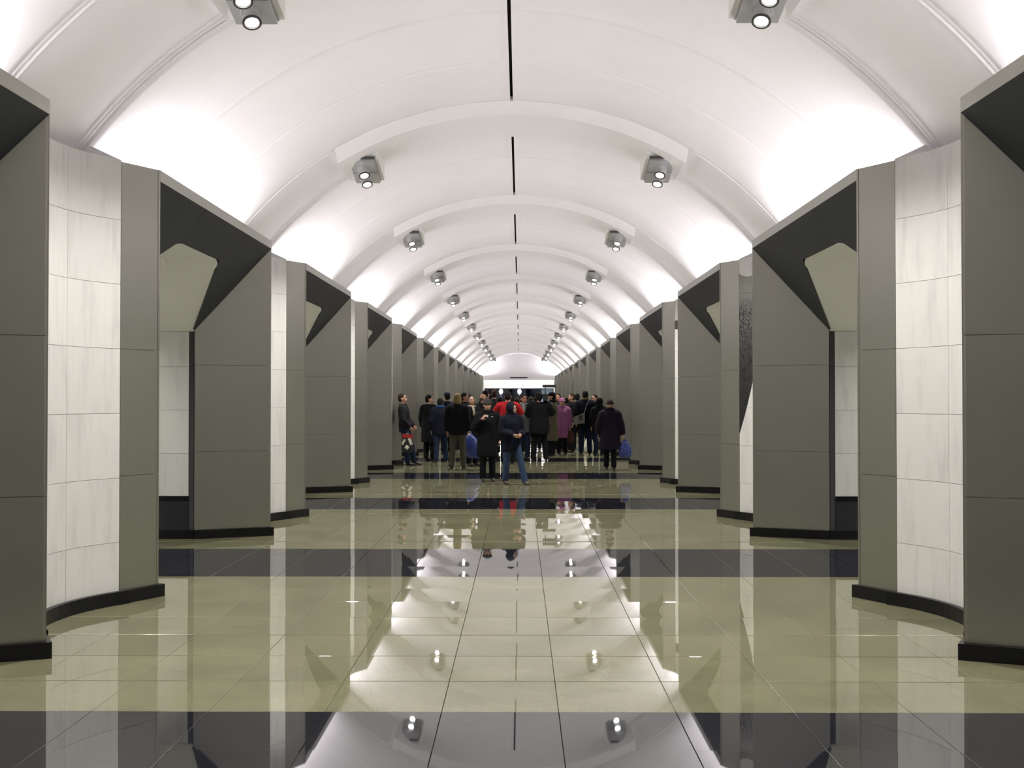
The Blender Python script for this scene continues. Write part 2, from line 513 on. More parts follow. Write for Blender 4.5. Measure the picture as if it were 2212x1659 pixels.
for s in (-1, 1):
    d = {}
    # core
    ys = [0.70 - 1.4 * i / 16 for i in range(17)]
    core = [(2.885, -1.015), (3.665, -1.325), (5.2, -1.30), (5.2, 1.30), (3.665, 1.325), (2.885, 1.015), (3.085, 0.73)]
    core += [(nu(y) + 0.04, y) for y in ys] + [(3.085, -0.73)]
    mb = MB(); mb.prism(side(s, core), 0.0, 3.44)
    d['core'] = mb.mesh('core', 'gap')
    d['plates'] = []
    for e in (-1, 1):     # plates that close the lamp coves at either end, up to the vault
        pl = [(3.06, 3.2), (3.06, 3.50), (3.30, 3.61), (3.70, 3.0)]
        mb = MB(); mb.slab([(s * u, e * 0.78, z) for u, z in pl], (0, 1, 0), 0.03)
        d['plates'].append(mb.mesh('cove_end_plate', 'plaster'))
    # marble of the niche
    cols = [(-0.71, -0.25), (-0.25, 0.25), (0.25, 0.71)]
    d['tiles'] = []
    allm = MB()
    for r in range(7):
        for c in cols:
            mb = MB(); arc_panel(mb, s, c[0], c[1], Z_ROWS[r], Z_ROWS[r + 1], 0.03, 0.0014)
            d['tiles'].append(mb.mesh('marble_tile', 'marble'))
            arc_panel(allm, s, c[0], c[1], Z_ROWS[r], Z_ROWS[r + 1], 0.03, 0.0014, 5)
    d['facing'] = allm.mesh('marble_facing', 'marble')
    # steel
    d['steel'] = []
    for e in (-1, 1):
        for z0, z1 in ((0.1, 1.0), (1.0, 2.0), (2.0, ZF)):
            mb = MB(); seg_panel(mb, s, (NE[0], e * NE[1]), (XC, e * HALF), z0, z1)
            d['steel'].append(mb.mesh('steel_panel', 'steel'))
    for e in (-1, 1):
        for z0, z1 in ((0.1, 1.0), (1.0, 2.0)):
            mb = MB(); seg_panel(mb, s, (XC, e * HALF), (JI[0], e * JI[1]), z0, z1)
            d['steel'].append(mb.mesh('steel_panel', 'steel'))
        mb = MB()          # top jamb panel is cut by the sloping soffit
        g = 0.0016; t = 0.022
        n2 = Vector((JI[1] - HALF, -(JI[0] - XC))).normalized()
        if n2.x < 0: n2 = -n2
        inn = Vector((n2.x, e * n2.y))
        if inn.dot(Vector((4.5, 0)) - Vector((XC, e * HALF))) < 0: inn = -inn
        a, b = Vector((XC, e * HALF)), Vector((JI[0], e * JI[1]))
        poly = [a, b, b + inn * t, a + inn * t]
        mb.prism(side(s, [(p.x, p.y) for p in poly]), 2.0 + g, [ZF - g, 2.43, 2.43, ZF - g])
        d['steel'].append(mb.mesh('steel_panel', 'steel'))
    # black plinths
    d['base'] = []
    for e in (-1, 1):
        mb = MB()
        a = Vector((NE[0], NE[1])); b = Vector((XC, HALF)); dd = (b - a).normalized()
        nrm = Vector((dd.y, -dd.x))
        if nrm.x > 0: nrm = -nrm
        p = [a + nrm * 0.035 - dd * 0.01, b + nrm * 0.035 + dd * 0.02]
        jd = (Vector(JI) - b).normalized(); jn = Vector((jd.y, -jd.x))
        if jn.y < 0: jn = -jn
        corner = Vector((XC - 0.045, HALF + 0.022))
        poly = [p[0], corner, Vector(JI) + jn * 0.03, Vector(JI) - jn * 0.01, b - nrm * 0.02 - jn * 0.03, a - nrm * 0.02]
        mb.prism(side(s, [(q.x, e * q.y) for q in poly]), 0.0, 0.1)
        d['base'].append(mb.mesh('plinth', 'black_granite'))
        mb = MB(); mb.prism(side(s, [(JI[0], e * (TW + 0.05)), (5.2, e * (TW + 0.05)), (5.2, e * (TW - 0.02)), (JI[0], e * (TW - 0.02))]), 0.0, 0.1)
        d['base'].append(mb.mesh('plinth', 'black_granite'))
    for c in cols:
        mb = MB(); arc_panel(mb, s, c[0] - (0.02 if c[0] < -.7 else 0), c[1] + (0.02 if c[1] > .7 else 0), 0.0, 0.104, 0.07, 0.0008, 6, d=-0.045)
        d['base'].append(mb.mesh('plinth', 'black_granite'))
    # passage wall facing
    d['wains'] = []
    d['ptiles'] = []
    d['pfacing'] = []
    for e in (-1, 1):
        pf = MB()
        def wall(mb, u0, u1, z0, z1, dy=0.0, g=0.0015):
            mb.prism(side(s, [(u0 + g, e * (TW + dy)), (u1 - g, e * (TW + dy)), (u1 - g, e * (TW - 0.029)), (u0 + g, e * (TW - 0.029))]), z0 + g, z1 - g)
        mb = MB(); wall(mb, 3.72, 5.2, 0.1, 0.435, 0.0); d['wains'].append((mb.mesh('wainscot', 'speckle')))
        mb = MB(); wall(mb, 3.72, 5.2, 0.435, 0.488, 0.012); d['wains'].append((mb.mesh('wainscot_cap', 'black_granite')))
        for z0, z1 in ((0.488, 0.98), (0.98, 1.479), (1.479, 1.978), (1.978, 2.385)):
            for u0, u1 in ((3.72, 4.21), (4.21, 4.7), (4.7, 5.2)):
                mb = MB(); wall(mb, u0, u1, z0, z1); d['ptiles'].append(mb.mesh('marble_tile', 'marble'))
                wall(pf, u0, u1, z0, z1)
        d['pfacing'].append(pf.mesh('passage_facing', 'marble'))
    PYM[s] = d
M['marble_tree'] = marble_mat('marble_tree_picture', (0.585, 0.583, 0.562), dict(kind='tree', yc=pc(1)))
M['marble_band'] = marble_mat('marble_dark_band', (0.585, 0.583, 0.562), dict(kind='band', yc=pc(2), z0=2.93, z1=3.10, col=(0.05, 0.042, 0.02)))
def build_pylon(k, s):
    sd = 'left' if s < 0 else 'right'
    if k >= 0:
        extra = {(1, 1): ', inlaid with a dark tree picture', (2, 1): ', small dark patch in its niche'}.get((k, s), '')
        lab = f'{ORD[k]} steel-edged marble pylon along the {sd} side{extra}'
        if k == K1: lab = f'farthest steel-edged marble pylon on the {sd}, beside the end wall'
        grp = f'pylons on the {sd} side'
    else:
        lab = f'steel-edged white marble pylon on the {sd}, behind the viewpoint'; grp = 'pylons behind the viewpoint'
    t = thing('pylon', lab, 'pillar', (0, pc(k), 0), grp)
    d = PYM[s]
    link('core', d['core'], t)
    for me in d['plates']: link('cove_end_plate', me, t)
    art = {(1, 1): 'marble_tree', (2, 1): 'marble_band'}.get((k, s))
    if 0 <= k <= 3:
        for me in d['tiles']:
            o = link('marble_tile', me, t)
            if art:
                o.material_slots[0].link = 'OBJECT'; o.material_slots[0].material = M[art]
    else: link('marble_facing', d['facing'], t)
    for me in d['steel']: link('steel_panel', me, t)
    for me in d['base']: link('plinth', me, t)
    for i, me in enumerate(d['wains']): link('wainscot' if i % 2 == 0 else 'wainscot_cap', me, t)
    if 0 <= k <= 2:
        for me in d['ptiles']: link('marble_tile', me, t)
    else:
        for me in d['pfacing']: link('passage_facing', me, t)
for k in range(K0, K1 + 1):
    for s in (-1, 1): build_pylon(k, s)

# ------------------------------------------------------------------ portal lintels and their cove lamps
SU0, SZ0, SU1, SZ1 = XC, 3.385, 3.645, 2.40
PH0, PH1 = 3.0 - HALF, 3.0 - JI[1]
HT, HTZ, HB = 0.66, 3.08, 3.0 - TW
def sp(y, v): return (SU0 + (SU1 - SU0) * v, y, SZ0 + (SZ1 - SZ0) * v)
def usof(z): return SU0 + (SU1 - SU0) * (SZ0 - z) / (SZ0 - SZ1)
VT = (SZ0 - HTZ) / (SZ0 - SZ1)
LM = {}
for s in (-1, 1):
    d = {}
    nrm = Vector((-(SZ0 - SZ1), 0, -(SU1 - SU0))).normalized()
    def S3(pts): return [(s * p[0], p[1], p[2]) for p in pts]
    ns = (s * nrm.x, 0, nrm.z)
    g = 0.003
    d['soffit'] = []
    mb = MB(); mb.slab(S3([sp(-HT - .02 + g, 0), sp(HT + .02 - g, 0), sp(HT - .01, VT), sp(-HT + .01, VT)]), ns, 0.02)
    d['soffit'].append(mb.mesh('soffit_panel', 'soffit'))
    for e in (-1, 1):
        # rounded shoulder of the passage opening
        pts = [sp(e * (HT + .02 + g), 0), sp(e * (PH0 - 0.004), 0), sp(e * (PH1 - 0.004), 1), sp(e * (HB - 0.05), 1),
               sp(e * (HT + 0.13), VT + 0.09), sp(e * (HT + 0.06), VT + 0.03), sp(e * (HT - .01), VT)]
        mb = MB(); mb.slab(S3(pts), ns, 0.02)
        d['soffit'].append(mb.mesh('soffit_panel', 'soffit'))
    d['fascia'] = []
    for y0, y1 in ((-PH0, -HT - .02), (-HT - .02, HT + .02), (HT + .02, PH0)):
        mb = MB(); mb.prism(side(s, [(XC, y0 + .002), (XC, y1 - .002), (XC + 0.02, y1 - .002), (XC + 0.02, y0 + .002)]), SZ0, ZF)
        d['fascia'].append(mb.mesh('fascia_panel', 'fascia'))
    # passage ceiling: chamfers and flat, its front edge on the soffit plane
    prof = [(-HB - .01, 2.385), (-HT - 0.16, 2.985), (-HT - 0.05, 3.055), (-HT + 0.08, 3.08), (HT - 0.08, 3.08), (HT + 0.05, 3.055), (HT + 0.16, 2.985), (HB + .01, 2.385)]
    mb = MB()
    inner = [[(s * (usof(z) + 0.012), y, z) for y, z in prof], [(s * 5.2, y, z) for y, z in prof]]
    mb.grid(inner)
    mb.grid([[(s * (usof(z) + 0.03), y, z + 0.04) for y, z in prof], [(s * 5.2, y, z + 0.04) for y, z in prof]])
    d['pceil'] = mb.mesh('passage_ceiling', 'plaster_grey', fix=False)
    mb = MB()
    mb.box((s * 3.40, 0, 3.22), (0.74, 2 * PH0 + 0.44, 0.03))
    mb.box((s * 2.872, 0, 3.435), (0.02, 2 * PH0 - 0.02, 0.07))
    d['trough'] = mb.mesh('cove_trough', 'plaster')
    mb = MB()
    mb.box((s * 3.10, 0, 3.25), (0.10, 3.9, 0.03))
    d['lamp_base'] = mb.mesh('batten', 'lamp_metal')
    mb = MB()
    mb.tube([(s * 3.10, y, 3.34) for y in (-1.9, -0.64)], 0.015, 8)
    d['tube'] = mb.mesh('tube', 'tube', smooth=True)
    mb = MB()
    for y in (-1.91, -0.63): mb.box((s * 3.10, y, 3.31), (0.03, 0.03, 0.09))
    d['cap'] = mb.mesh('holder', 'lamp_metal')
    LM[s] = d
def build_portal(k, s):
    sd = 'left' if s < 0 else 'right'
    yc = pc(k) + 3.0
    i = k + 1
    lab = f'{ORD[i]} portal lintel on the {sd}, pale steel fascia over dark sloping soffit' if i >= 0 else f'portal lintel on the {sd}, behind the viewpoint'
    t = thing('portal_lintel', lab, 'lintel', (0, yc, 0), f'portal lintels on the {sd} side' if i >= 0 else 'lintels behind the viewpoint')
    d = LM[s]
    for me in d['soffit']: link('soffit_panel', me, t)
    for me in d['fascia']: link('fascia_panel', me, t)
    link('passage_ceiling', d['pceil'], t)
    link('cove_trough', d['trough'], t)
    lab = f'row of fluorescent tubes glowing above the {ORD[i]} portal on the {sd}' if i >= 0 else f'row of fluorescent tubes above a {sd} portal behind the viewpoint'
    t = thing('cove_lamp', lab, 'lamp', (0, yc, 0), 'cove lamps above the portals' if i >= 0 else 'cove lamps behind the viewpoint')
    link('batten', d['lamp_base'], t)
    for j in range(3):
        o = link('tube', d['tube'], t, (0, 1.27 * j, 0))
        link('holder', d['cap'], t, (0, 1.27 * j, 0))
    ld = LIGHT.get('cove')
    if ld is None:
        ld = bpy.data.lights.new('cove_light', 'AREA'); ld.shape = 'RECTANGLE'
        ld.size = 0.22; ld.size_y = 4.2; ld.energy = COVE_W; ld.color = COVE_COL
        LIGHT['cove'] = ld
    lo = link('cove_light', ld, t, (s * 3.20, 0, 3.42))
    lo.rotation_euler = (0, math.pi - s * 0.75, 0)
LIGHT = {}
for k in range(K0, K1):
    for s in (-1, 1): build_portal(k, s)

# ------------------------------------------------------------------ ceiling spotlights on the ribs
def ring_mesh(name, mat, r0, r1, h, seg=20, matrix=None):
    mb = MB()
    rows = []
    for r, z in ((r1, 0), (r1, -h), (r0, -h), (r0, 0)):
        rows.append([Vector((r * math.cos(2 * math.pi * j / seg), r * math.sin(2 * math.pi * j / seg), z)) for j in range(seg)])
    rows.append(rows[0])
    if matrix: rows = [[matrix @ v for v in r] for r in rows]
    mb.grid(rows, closed=True)
    return mb.mesh(name, mat)
SPM = {}
def build_spots():
    tilt = Matrix.Rotation(-math.atan2(0.155, 0.64), 4, 'X')
    for s in (-1, 1):
        d = {}
        P0 = Matrix.Translation((s * 1.895, 0.10, 4.555)) @ tilt
        mb = MB()      # plaster bracket filling up to the beam
        u0, u1 = 1.69, 2.11
        za = [4.64, 4.64, 4.50, 4.50]
        poly = [(s * u0, -0.20), (s * u1, -0.20), (s * u1, 0.44), (s * u0, 0.44)]
        mb.prism(poly, za, 4.88)
        d['bracket'] = mb.mesh('bracket', 'bracket')
        d['plate'] = []
        for q in (-0.163, 0.163):
            mb = MB(); R = P0.to_3x3()
            mb.box(P0 @ Vector((0, q, 0.012)), (0.34, 0.316, 0.022), R)
            mb.box(P0 @ Vector((0, q, -0.018)), (0.315, 0.30, 0.028), R)
            d['plate'].append(mb.mesh('plate', 'lamp_metal'))
        mb = MB(); mb.box(P0 @ Vector((0, 0, -0.004)), (0.30, 0.60, 0.012), P0.to_3x3())
        mb.box((s * 1.90, -0.235, 4.645), (0.34, 0.03, 0.03))
        d['gap'] = mb.mesh('plate_gap', 'lamp_dark')
        d['heads'] = []
        for q in (-0.125, 0.14):
            H = P0 @ Matrix.Translation((s * 0.01, q, -0.03)) @ Matrix.Rotation(0.05, 4, 'X')
            A = H @ Matrix.Rotation(-0.24, 4, 'X') @ Matrix.Rotation(s * 0.22, 4, 'Y')
            mb = MB()
            mb.tube([H @ Vector((0, 0, 0.01)), H @ Vector((0, 0, -0.065))], 0.072, 20)
            mb.tube([H @ Vector((0, 0, -0.05)), A @ Vector((0, 0, -0.08)), A @ Vector((0, 0, -0.115))], [0.058, 0.066, 0.068], 20)
            hd = mb.mesh('spot_head', 'lamp_metal')
            rg = ring_mesh('rim', 'lamp_dark', 0.056, 0.071, 0.014, 20, A @ Matrix.Translation((0, 0, -0.112)))
            mb = MB(); mb.ball(A @ Vector((0, 0, -0.116)), (0.050, 0.050, 0.012), 16, 6, A.to_3x3())
            bl = mb.mesh('bulb', 'bulb', smooth=True)
            d['heads'].append((hd, rg, bl))
        SPM[s] = d
build_spots()
for k in range(K0, K1):
    for s in (-1, 1):
        sd = 'left' if s < 0 else 'right'
        lab = f'{ORD[k]} twin-headed ceiling spotlight counting away along the {sd} side' if k >= 0 else f'twin-headed ceiling spotlight on the {sd}, behind the viewpoint'
        if k == 0: lab = f'largest twin-headed spotlight at the top edge, {sd} side'
        t = thing('ceiling_spotlight', lab, 'spotlight', (0, pc(k), 0), 'ceiling spotlights' if k >= 0 else 'spotlights behind the viewpoint')
        d = SPM[s]
        link('bracket', d['bracket'], t)
        for me in d['plate']: link('plate', me, t)
        link('plate_gap', d['gap'], t)
        for hd, rg, bl in d['heads']:
            h = link('spot_head', hd, t)
            link('rim', rg, h); link('bulb', bl, h)
        ld = LIGHT.get('spot')
        if ld is None:
            ld = bpy.data.lights.new('spot_light', 'SPOT'); ld.energy = SPOT_W; ld.spot_size = 2.2; ld.spot_blend = 0.9
            ld.color = (1.0, 0.965, 0.91); ld.shadow_soft_size = 0.06; LIGHT['spot'] = ld
        if k < -2: continue
        lo = link('spot_light', ld, t, (s * 1.89, 0.06, 4.28))
        lo.rotation_euler = (-0.1, s * 0.1, 0)

# ------------------------------------------------------------------ platform halls on both sides
def build_platform(s):
    sd = 'left' if s < 0 else 'right'
    L0, L1 = Y_BACK, 90.0
    ym, yl = (L0 + L1) / 2, L1 - L0
    mb = MB(); mb.box((s * 5.16, ym, 4.05), (0.08, yl, 1.85))
    w = struct(link('wall_' + sd, mb.mesh('wall', 'plaster_grey')))
    mb = MB(); mb.box((s * 6.75, ym, -0.06), (3.1, yl, 0.12))
    struct(link('platform_floor_' + sd, mb.mesh('platform_floor', 'tile_light')))
    mb = MB(); mb.box((s * 9.7, ym, -1.15), (2.9, yl, 0.1)); mb.box((s * 8.27, ym, -0.6), (0.06, yl, 1.1))
    struct(link('track_bed_' + sd, mb.mesh('track_bed', 'concrete')))
    mb = MB(); mb.box((s * 11.0, ym, 1.0), (0.1, yl, 4.4))
    struct(link('wall_track_' + sd, mb.mesh('track_wall', 'marble')))
    mb = MB()
    pr = [(5.12, 4.9)] + [(8.05 - 3.0 * math.cos(math.pi * i / 20), 3.2 + 2.1 * math.sin(math.pi * i / 20)) for i in range(3, 21)]
    mb.grid([[(s * p[0], y, p[1]) for p in pr] for y in (L0, L1)])
    struct(link('ceiling_platform_' + sd, mb.mesh('platform_vault', 'plaster_grey', smooth=True, fix=False)))
    for y in (L0, L1):
        mb = MB(); mb.box((s * 8.1, y, 1.9), (6.0, 0.1, 6.8))
        struct(link('wall_platform_end_' + sd, mb.mesh('platform_end', 'concrete')))
    ld = LIGHT.get('plat')
    if ld is None:
        ld = bpy.data.lights.new('platform_light', 'AREA'); ld.shape = 'RECTANGLE'; ld.size = 0.2; ld.size_y = 2.4
        ld.energy = PLAT_W; ld.color = (1, 0.97, 0.9); LIGHT['plat'] = ld
    mb = MB(); mb.box((0, 0, 0.03), (0.24, 2.5, 0.05)); body = mb.mesh('lamp_body', 'lamp_metal')
    mb = MB(); mb.box((0, 0, -0.005), (0.2, 2.4, 0.02)); dif = mb.mesh('diffuser', 'tube')
    for k in range(K0, 8):
        t = thing('platform_lamp', f'platform ceiling lamp behind the {sd} pylons', 'lamp', (s * 7.4, pc(k) + 3.0, 4.6), f'platform lamps on the {sd}')
        link('lamp_body', body, t); link('diffuser', dif, t)
        mb = MB()
        link('platform_light', ld, t, (0, 0, -0.04))
        for yy in (-0.9, 0.9):
            if 'rod' not in SPM:
                mb = MB(); mb.tube([(0, 0, 0.05), (0, 0, 0.72)], 0.012, 6); SPM['rod'] = mb.mesh('hanging_rod', 'lamp_metal')
            link('hanging_rod', SPM['rod'], t, (0, yy, 0))
for s in (-1, 1): build_platform(s)

# ------------------------------------------------------------------ end walls
M['end_white'] = plain('end_white', (0.82, 0.81, 0.79), 0.6)
M['dark_wall'] = plain('escalator_dark_wall', (0.22, 0.25, 0.31), 0.6)
M['blue_panel'] = plain('pale_blue_panel', (0.42, 0.55, 0.68), 0.5)
M['escalator_metal'] = plain('escalator_metal', (0.20, 0.21, 0.25), 0.4, metal=0.5)
mb = MB(); mb.box((0, Y_BACK - 0.05, 1.5), (10.4, 0.1, 3.2))
struct(link('wall_back', mb.mesh('wall_back', 'speckle')))
mb = MB(); mb.box((0, Y_BACK - 0.05, 4.2), (10.4, 0.1, 2.2))
struct(link('wall_back_lunette', mb.mesh('wall_back_lunette', 'plaster')))
# lunette closing the vault
pr = arc_ang(-math.acos((3.17 - VZC) / (VR + .1)), math.acos((3.17 - VZC) / (VR + .1)), 40, VR + .1)
mb = MB(); mb.slab([(p[0], Y_END + 0.0, p[1]) for p in pr], (0, -1, 0), 0.15)
struct(link('wall_front', mb.mesh('lunette', 'plaster')))
mb = MB(); mb.box((0, 88.25, 2.97), (6.4, 0.3, 0.9)); struct(link('trim_1', mb.mesh('beam', 'end_white')))
for s in (-1, 1):
    mb = MB(); mb.box((s * 3.6, 88.6, 1.7), (1.4, 3.6, 3.4)); struct(link('wall_pier_' + ('left' if s < 0 else 'right'), mb.mesh('pier', 'end_white')))
mb = MB(); mb.box((0, 87.5, 3.85), (7.4, 1.8, 0.1)); struct(link('ceiling_end_cove', mb.mesh('cove_top', 'end_white')))
mb = MB(); mb.box((0, 93.5, 2.6), (5.8, 10.0, 0.12)); struct(link('ceiling_escalator', mb.mesh('esc_ceiling', 'dark_wall')))
mb = MB(); mb.box((0, 98.2, 1.3), (6.2, 0.1, 2.8)); struct(link('wall_escalator_end', mb.mesh('esc_end', 'dark_wall')))
for s in (-1, 1):
    mb = MB(); mb.box((s * 3.0, 94.2, 1.3), (0.1, 8.0, 2.7)); struct(link('wall_escalator_' + ('left' if s < 0 else 'right'), mb.mesh('esc_side', 'dark_wall')))
t = thing('cove_lamp', 'long lamp washing the white beam of the end wall', 'lamp', (0, 87.2, 3.7))
mb = MB(); mb.box((0, 0, 0.05), (5.4, 0.12, 0.06)); link('batten', mb.mesh('batten', 'lamp_metal'), t)
mb = MB(); mb.tube([(-2.6, 0, 0), (2.6, 0, 0)], 0.02, 8); link('tube', mb.mesh('tube', 'tube', smooth=True), t)
ld = bpy.data.lights.new('beam_light', 'AREA'); ld.shape = 'RECTANGLE'; ld.size = 5.2; ld.size_y = 0.1; ld.energy = 12; ld.color = (1, .97, .94)
lo = link('beam_light', ld, t, (0, 0, -0.04)); lo.rotation_euler = (0.5, 0, 0)
for sg in (-1, 1):
    sd = 'left' if sg < 0 else 'right'
    t = thing('cove_lamp', f'cove lamp at the {sd} end of the vault, beside the end wall', 'lamp', (0, pc(K1) + 0.05, 0), 'cove lamps beside the end wall')
    mb = MB(); mb.box((sg * 3.16, 0, 3.46), (0.10, 1.3, 0.03)); link('batten', mb.mesh('batten', 'lamp_metal'), t)
    mb = MB(); mb.tube([(sg * 3.16, -.6, 3.49), (sg * 3.16, .6, 3.49)], 0.012, 8); link('tube', mb.mesh('tube', 'tube', smooth=True), t)
    ld = bpy.data.lights.new('end_cove_light', 'AREA'); ld.shape = 'RECTANGLE'; ld.size = 0.1; ld.size_y = 1.2; ld.energy = 28; ld.color = COVE_COL
    lo = link('end_cove_light', ld, t, (sg * 3.16, 0, 3.515)); lo.rotation_euler = (math.pi, 0, 0)
# grille on the lunette
t = thing('vent_grille', 'long dark ventilation grille on the white end wall', 'grille', (0.0, Y_END - 0.005, 3.36))
mb = MB()
for z in (-0.06, 0.06): mb.box((0, -0.01, z), (1.44, 0.03, 0.02))
for x in (-0.71, 0.71): mb.box((x, -0.01, 0), (0.02, 0.03, 0.14))
link('frame', mb.mesh('frame', 'end_white'), t)
mb = MB(); mb.box((0, 0, 0), (1.4, 0.012, 0.10)); link('backing', mb.mesh('backing', 'gap'), t)
for i in range(3):
    mb = MB(); mb.box((0, -0.012, -0.03 + 0.03 * i), (1.4, 0.012, 0.006)); link('slat', mb.mesh('slat', 'gap'), t)
# escalator with balustrades and globe lamps
t = thing('escalator', 'dark escalator rising beyond the end of the hall', 'escalator', (0, 91.0, 0))
for i, x in enumerate((-2.3, -0.75, 0.8, 2.3)):
    mb = MB(); mb.prism([(x - .18, 0), (x + .18, 0), (x + .18, 6.5), (x - .18, 6.5)], -0.05, [0.95, 0.95, 2.5, 2.5])
    link('balustrade', mb.mesh('balustrade', 'escalator_metal'), t)
    mb = MB(); mb.tube([(x, -0.1, 0.75), (x, -0.1, 1.0), (x, 6.4, 2.55)], 0.05, 8); link('handrail', mb.mesh('handrail', 'gap'), t)
for x0 in (-1.53, 0.02, 1.55):
    mb = MB()
    for i in range(14): mb.box((x0, 0.25 + 0.42 * i, 0.05 + 0.05 * i), (1.0, 0.42, 0.1 + 0.1 * i))
    link('steps', mb.mesh('steps', 'escalator_metal'), t)
M['globe'] = plain('lit_globe', (1, 1, 1), 0.5, emit=(0.95, 0.97, 1.0), estr=5.0)
for x, lab in ((-1.47, 'bright globe lamp on the left of the escalator'), (0.05, 'bright globe lamp in the middle of the escalator')):
    t = thing('globe_lamp', lab, 'lamp', (x * 1.012, 89.4, 0), 'escalator globe lamps')
    mb = MB(); mb.tube([(0, 0, 0), (0, 0, 0.06), (0, 0, 0.08), (0, 0, 2.05)], [0.14, 0.14, 0.04, 0.035], 10); link('post', mb.mesh('post', 'escalator_metal'), t)
    mb = MB(); mb.ball((0, 0, 2.26), (0.15, 0.15, 0.21), 16, 10); link('globe', mb.mesh('globe', 'globe', smooth=True), t)
    ld = bpy.data.lights.new('globe_light', 'POINT'); ld.energy = 12; ld.shadow_soft_size = 0.2; ld.color = (.9, .95, 1)
    link('globe_light', ld, t, (0, 0.35, 2.3))
t = thing('information_board', 'pale blue board at the right of the end opening', 'board', (2.33, 88.7, 0))
mb = MB(); mb.box((0, 0, 1.75), (0.95, 0.05, 1.45)); link('panel', mb.mesh('panel', 'blue_panel'), t)
mb = MB()
for x in (-0.48, 0.48): mb.box((x, 0, 1.25), (0.04, 0.07, 2.5))
link('frame', mb.mesh('frame', 'escalator_metal'), t)
# ------------------------------------------------------------------ people
def cloth(name, col, rough=0.9): return plain('cloth_' + name, [c * 0.62 for c in col], rough, noise=0.25, nscale=40, bump=0.25, spec=0.12)
CM = {
    'black': cloth('black', (0.008, 0.008, 0.010)), 'navy': cloth('navy', (0.009, 0.011, 0.022)),
    'dark_blue': cloth('dark_blue', (0.012, 0.018, 0.045)), 'charcoal': cloth('charcoal', (0.02, 0.02, 0.022)),
    'jeans': cloth('jeans', (0.045, 0.075, 0.15)), 'jeans_dark': cloth('jeans_dark', (0.018, 0.028, 0.06)),
    'grey': cloth('grey', (0.16, 0.16, 0.145)), 'olive_grey': cloth('olive_grey', (0.075, 0.072, 0.05)),
    'beige': cloth('beige', (0.13, 0.115, 0.07)), 'pink': cloth('pink', (0.36, 0.13, 0.28)), 'pink_hat': cloth('pink_hat', (0.46, 0.17, 0.34)),
    'red': cloth('red', (0.42, 0.015, 0.02)), 'plum': cloth('plum', (0.016, 0.011, 0.022)), 'plum_hat': cloth('plum_hat', (0.05, 0.022, 0.04)),
    'blue_hood': cloth('blue_hood', (0.03, 0.10, 0.24)), 'knit': cloth('knit', (0.05, 0.046, 0.04)), 'fur': cloth('fur', (0.16, 0.12, 0.07)),
    'cream': cloth('cream', (0.42, 0.38, 0.28)), 'shirt': cloth('shirt', (0.35, 0.35, 0.36)), 'green_dark': cloth('green_dark', (0.018, 0.024, 0.018)),
    'shoe': plain('shoe_leather', (0.009, 0.008, 0.008), 0.45, bump=0.1), 'shoe_brown': plain('shoe_brown', (0.03, 0.022, 0.014), 0.5, bump=0.1),
    'skin': plain('skin', (0.374, 0.209, 0.137), 0.5, noise=0.06, nscale=20), 'skin_red': plain('skin_ruddy', (0.36, 0.166, 0.108), 0.5, noise=0.06, nscale=20),
    'hair_dark': plain('hair_dark', (0.0072, 0.006, 0.0048), 0.8, noise=0.4, nscale=60, bump=0.5, spec=0.15), 'hair_brown': plain('hair_brown', (0.027, 0.0156, 0.0084), 0.8, noise=0.4, nscale=60, bump=0.5, spec=0.15),
    'hair_blond': plain('hair_blond', (0.162, 0.114, 0.054), 0.8, noise=0.4, nscale=60, bump=0.5, spec=0.15), 'hair_grey': plain('hair_grey', (0.06, 0.054, 0.045), 0.8, noise=0.3, nscale=60, bump=0.4, spec=0.15),
    'eye': plain('eye_dark', (0.02, 0.014, 0.01), 0.2), 'lip': plain('lip', (0.35, 0.10, 0.09), 0.45), 'white': plain('white_tag', (0.75, 0.75, 0.72), 0.5),
}
TODO = []          # meshes waiting for their skin to be fused
def fused(name, mb, mat, parent, voxel, smooth=5):
    me = mb.mesh(name, CM[mat])
    o = link(name, me, parent)
    r = o.modifiers.new('fuse', 'REMESH'); r.mode = 'VOXEL'; r.voxel_size = voxel; r.use_smooth_shade = True
    sm = o.modifiers.new('soften', 'SMOOTH'); sm.factor = 0.5; sm.iterations = smooth
    TODO.append(o)
    return o
def flush():
    bpy.context.view_layer.update()
    dg = bpy.context.evaluated_depsgraph_get()
    new = [(o, bpy.data.meshes.new_from_object(o.evaluated_get(dg))) for o in TODO]
    for o, me in new:
        old = o.data; mats = [m for m in old.materials]
        o.modifiers.clear(); me.name = old.name
        me.materials.clear()
        for m in mats: me.materials.append(m)
        me.polygons.foreach_set('use_smooth', [True] * len(me.polygons))
        o.data = me
        bpy.data.meshes.remove(old)
    TODO.clear()

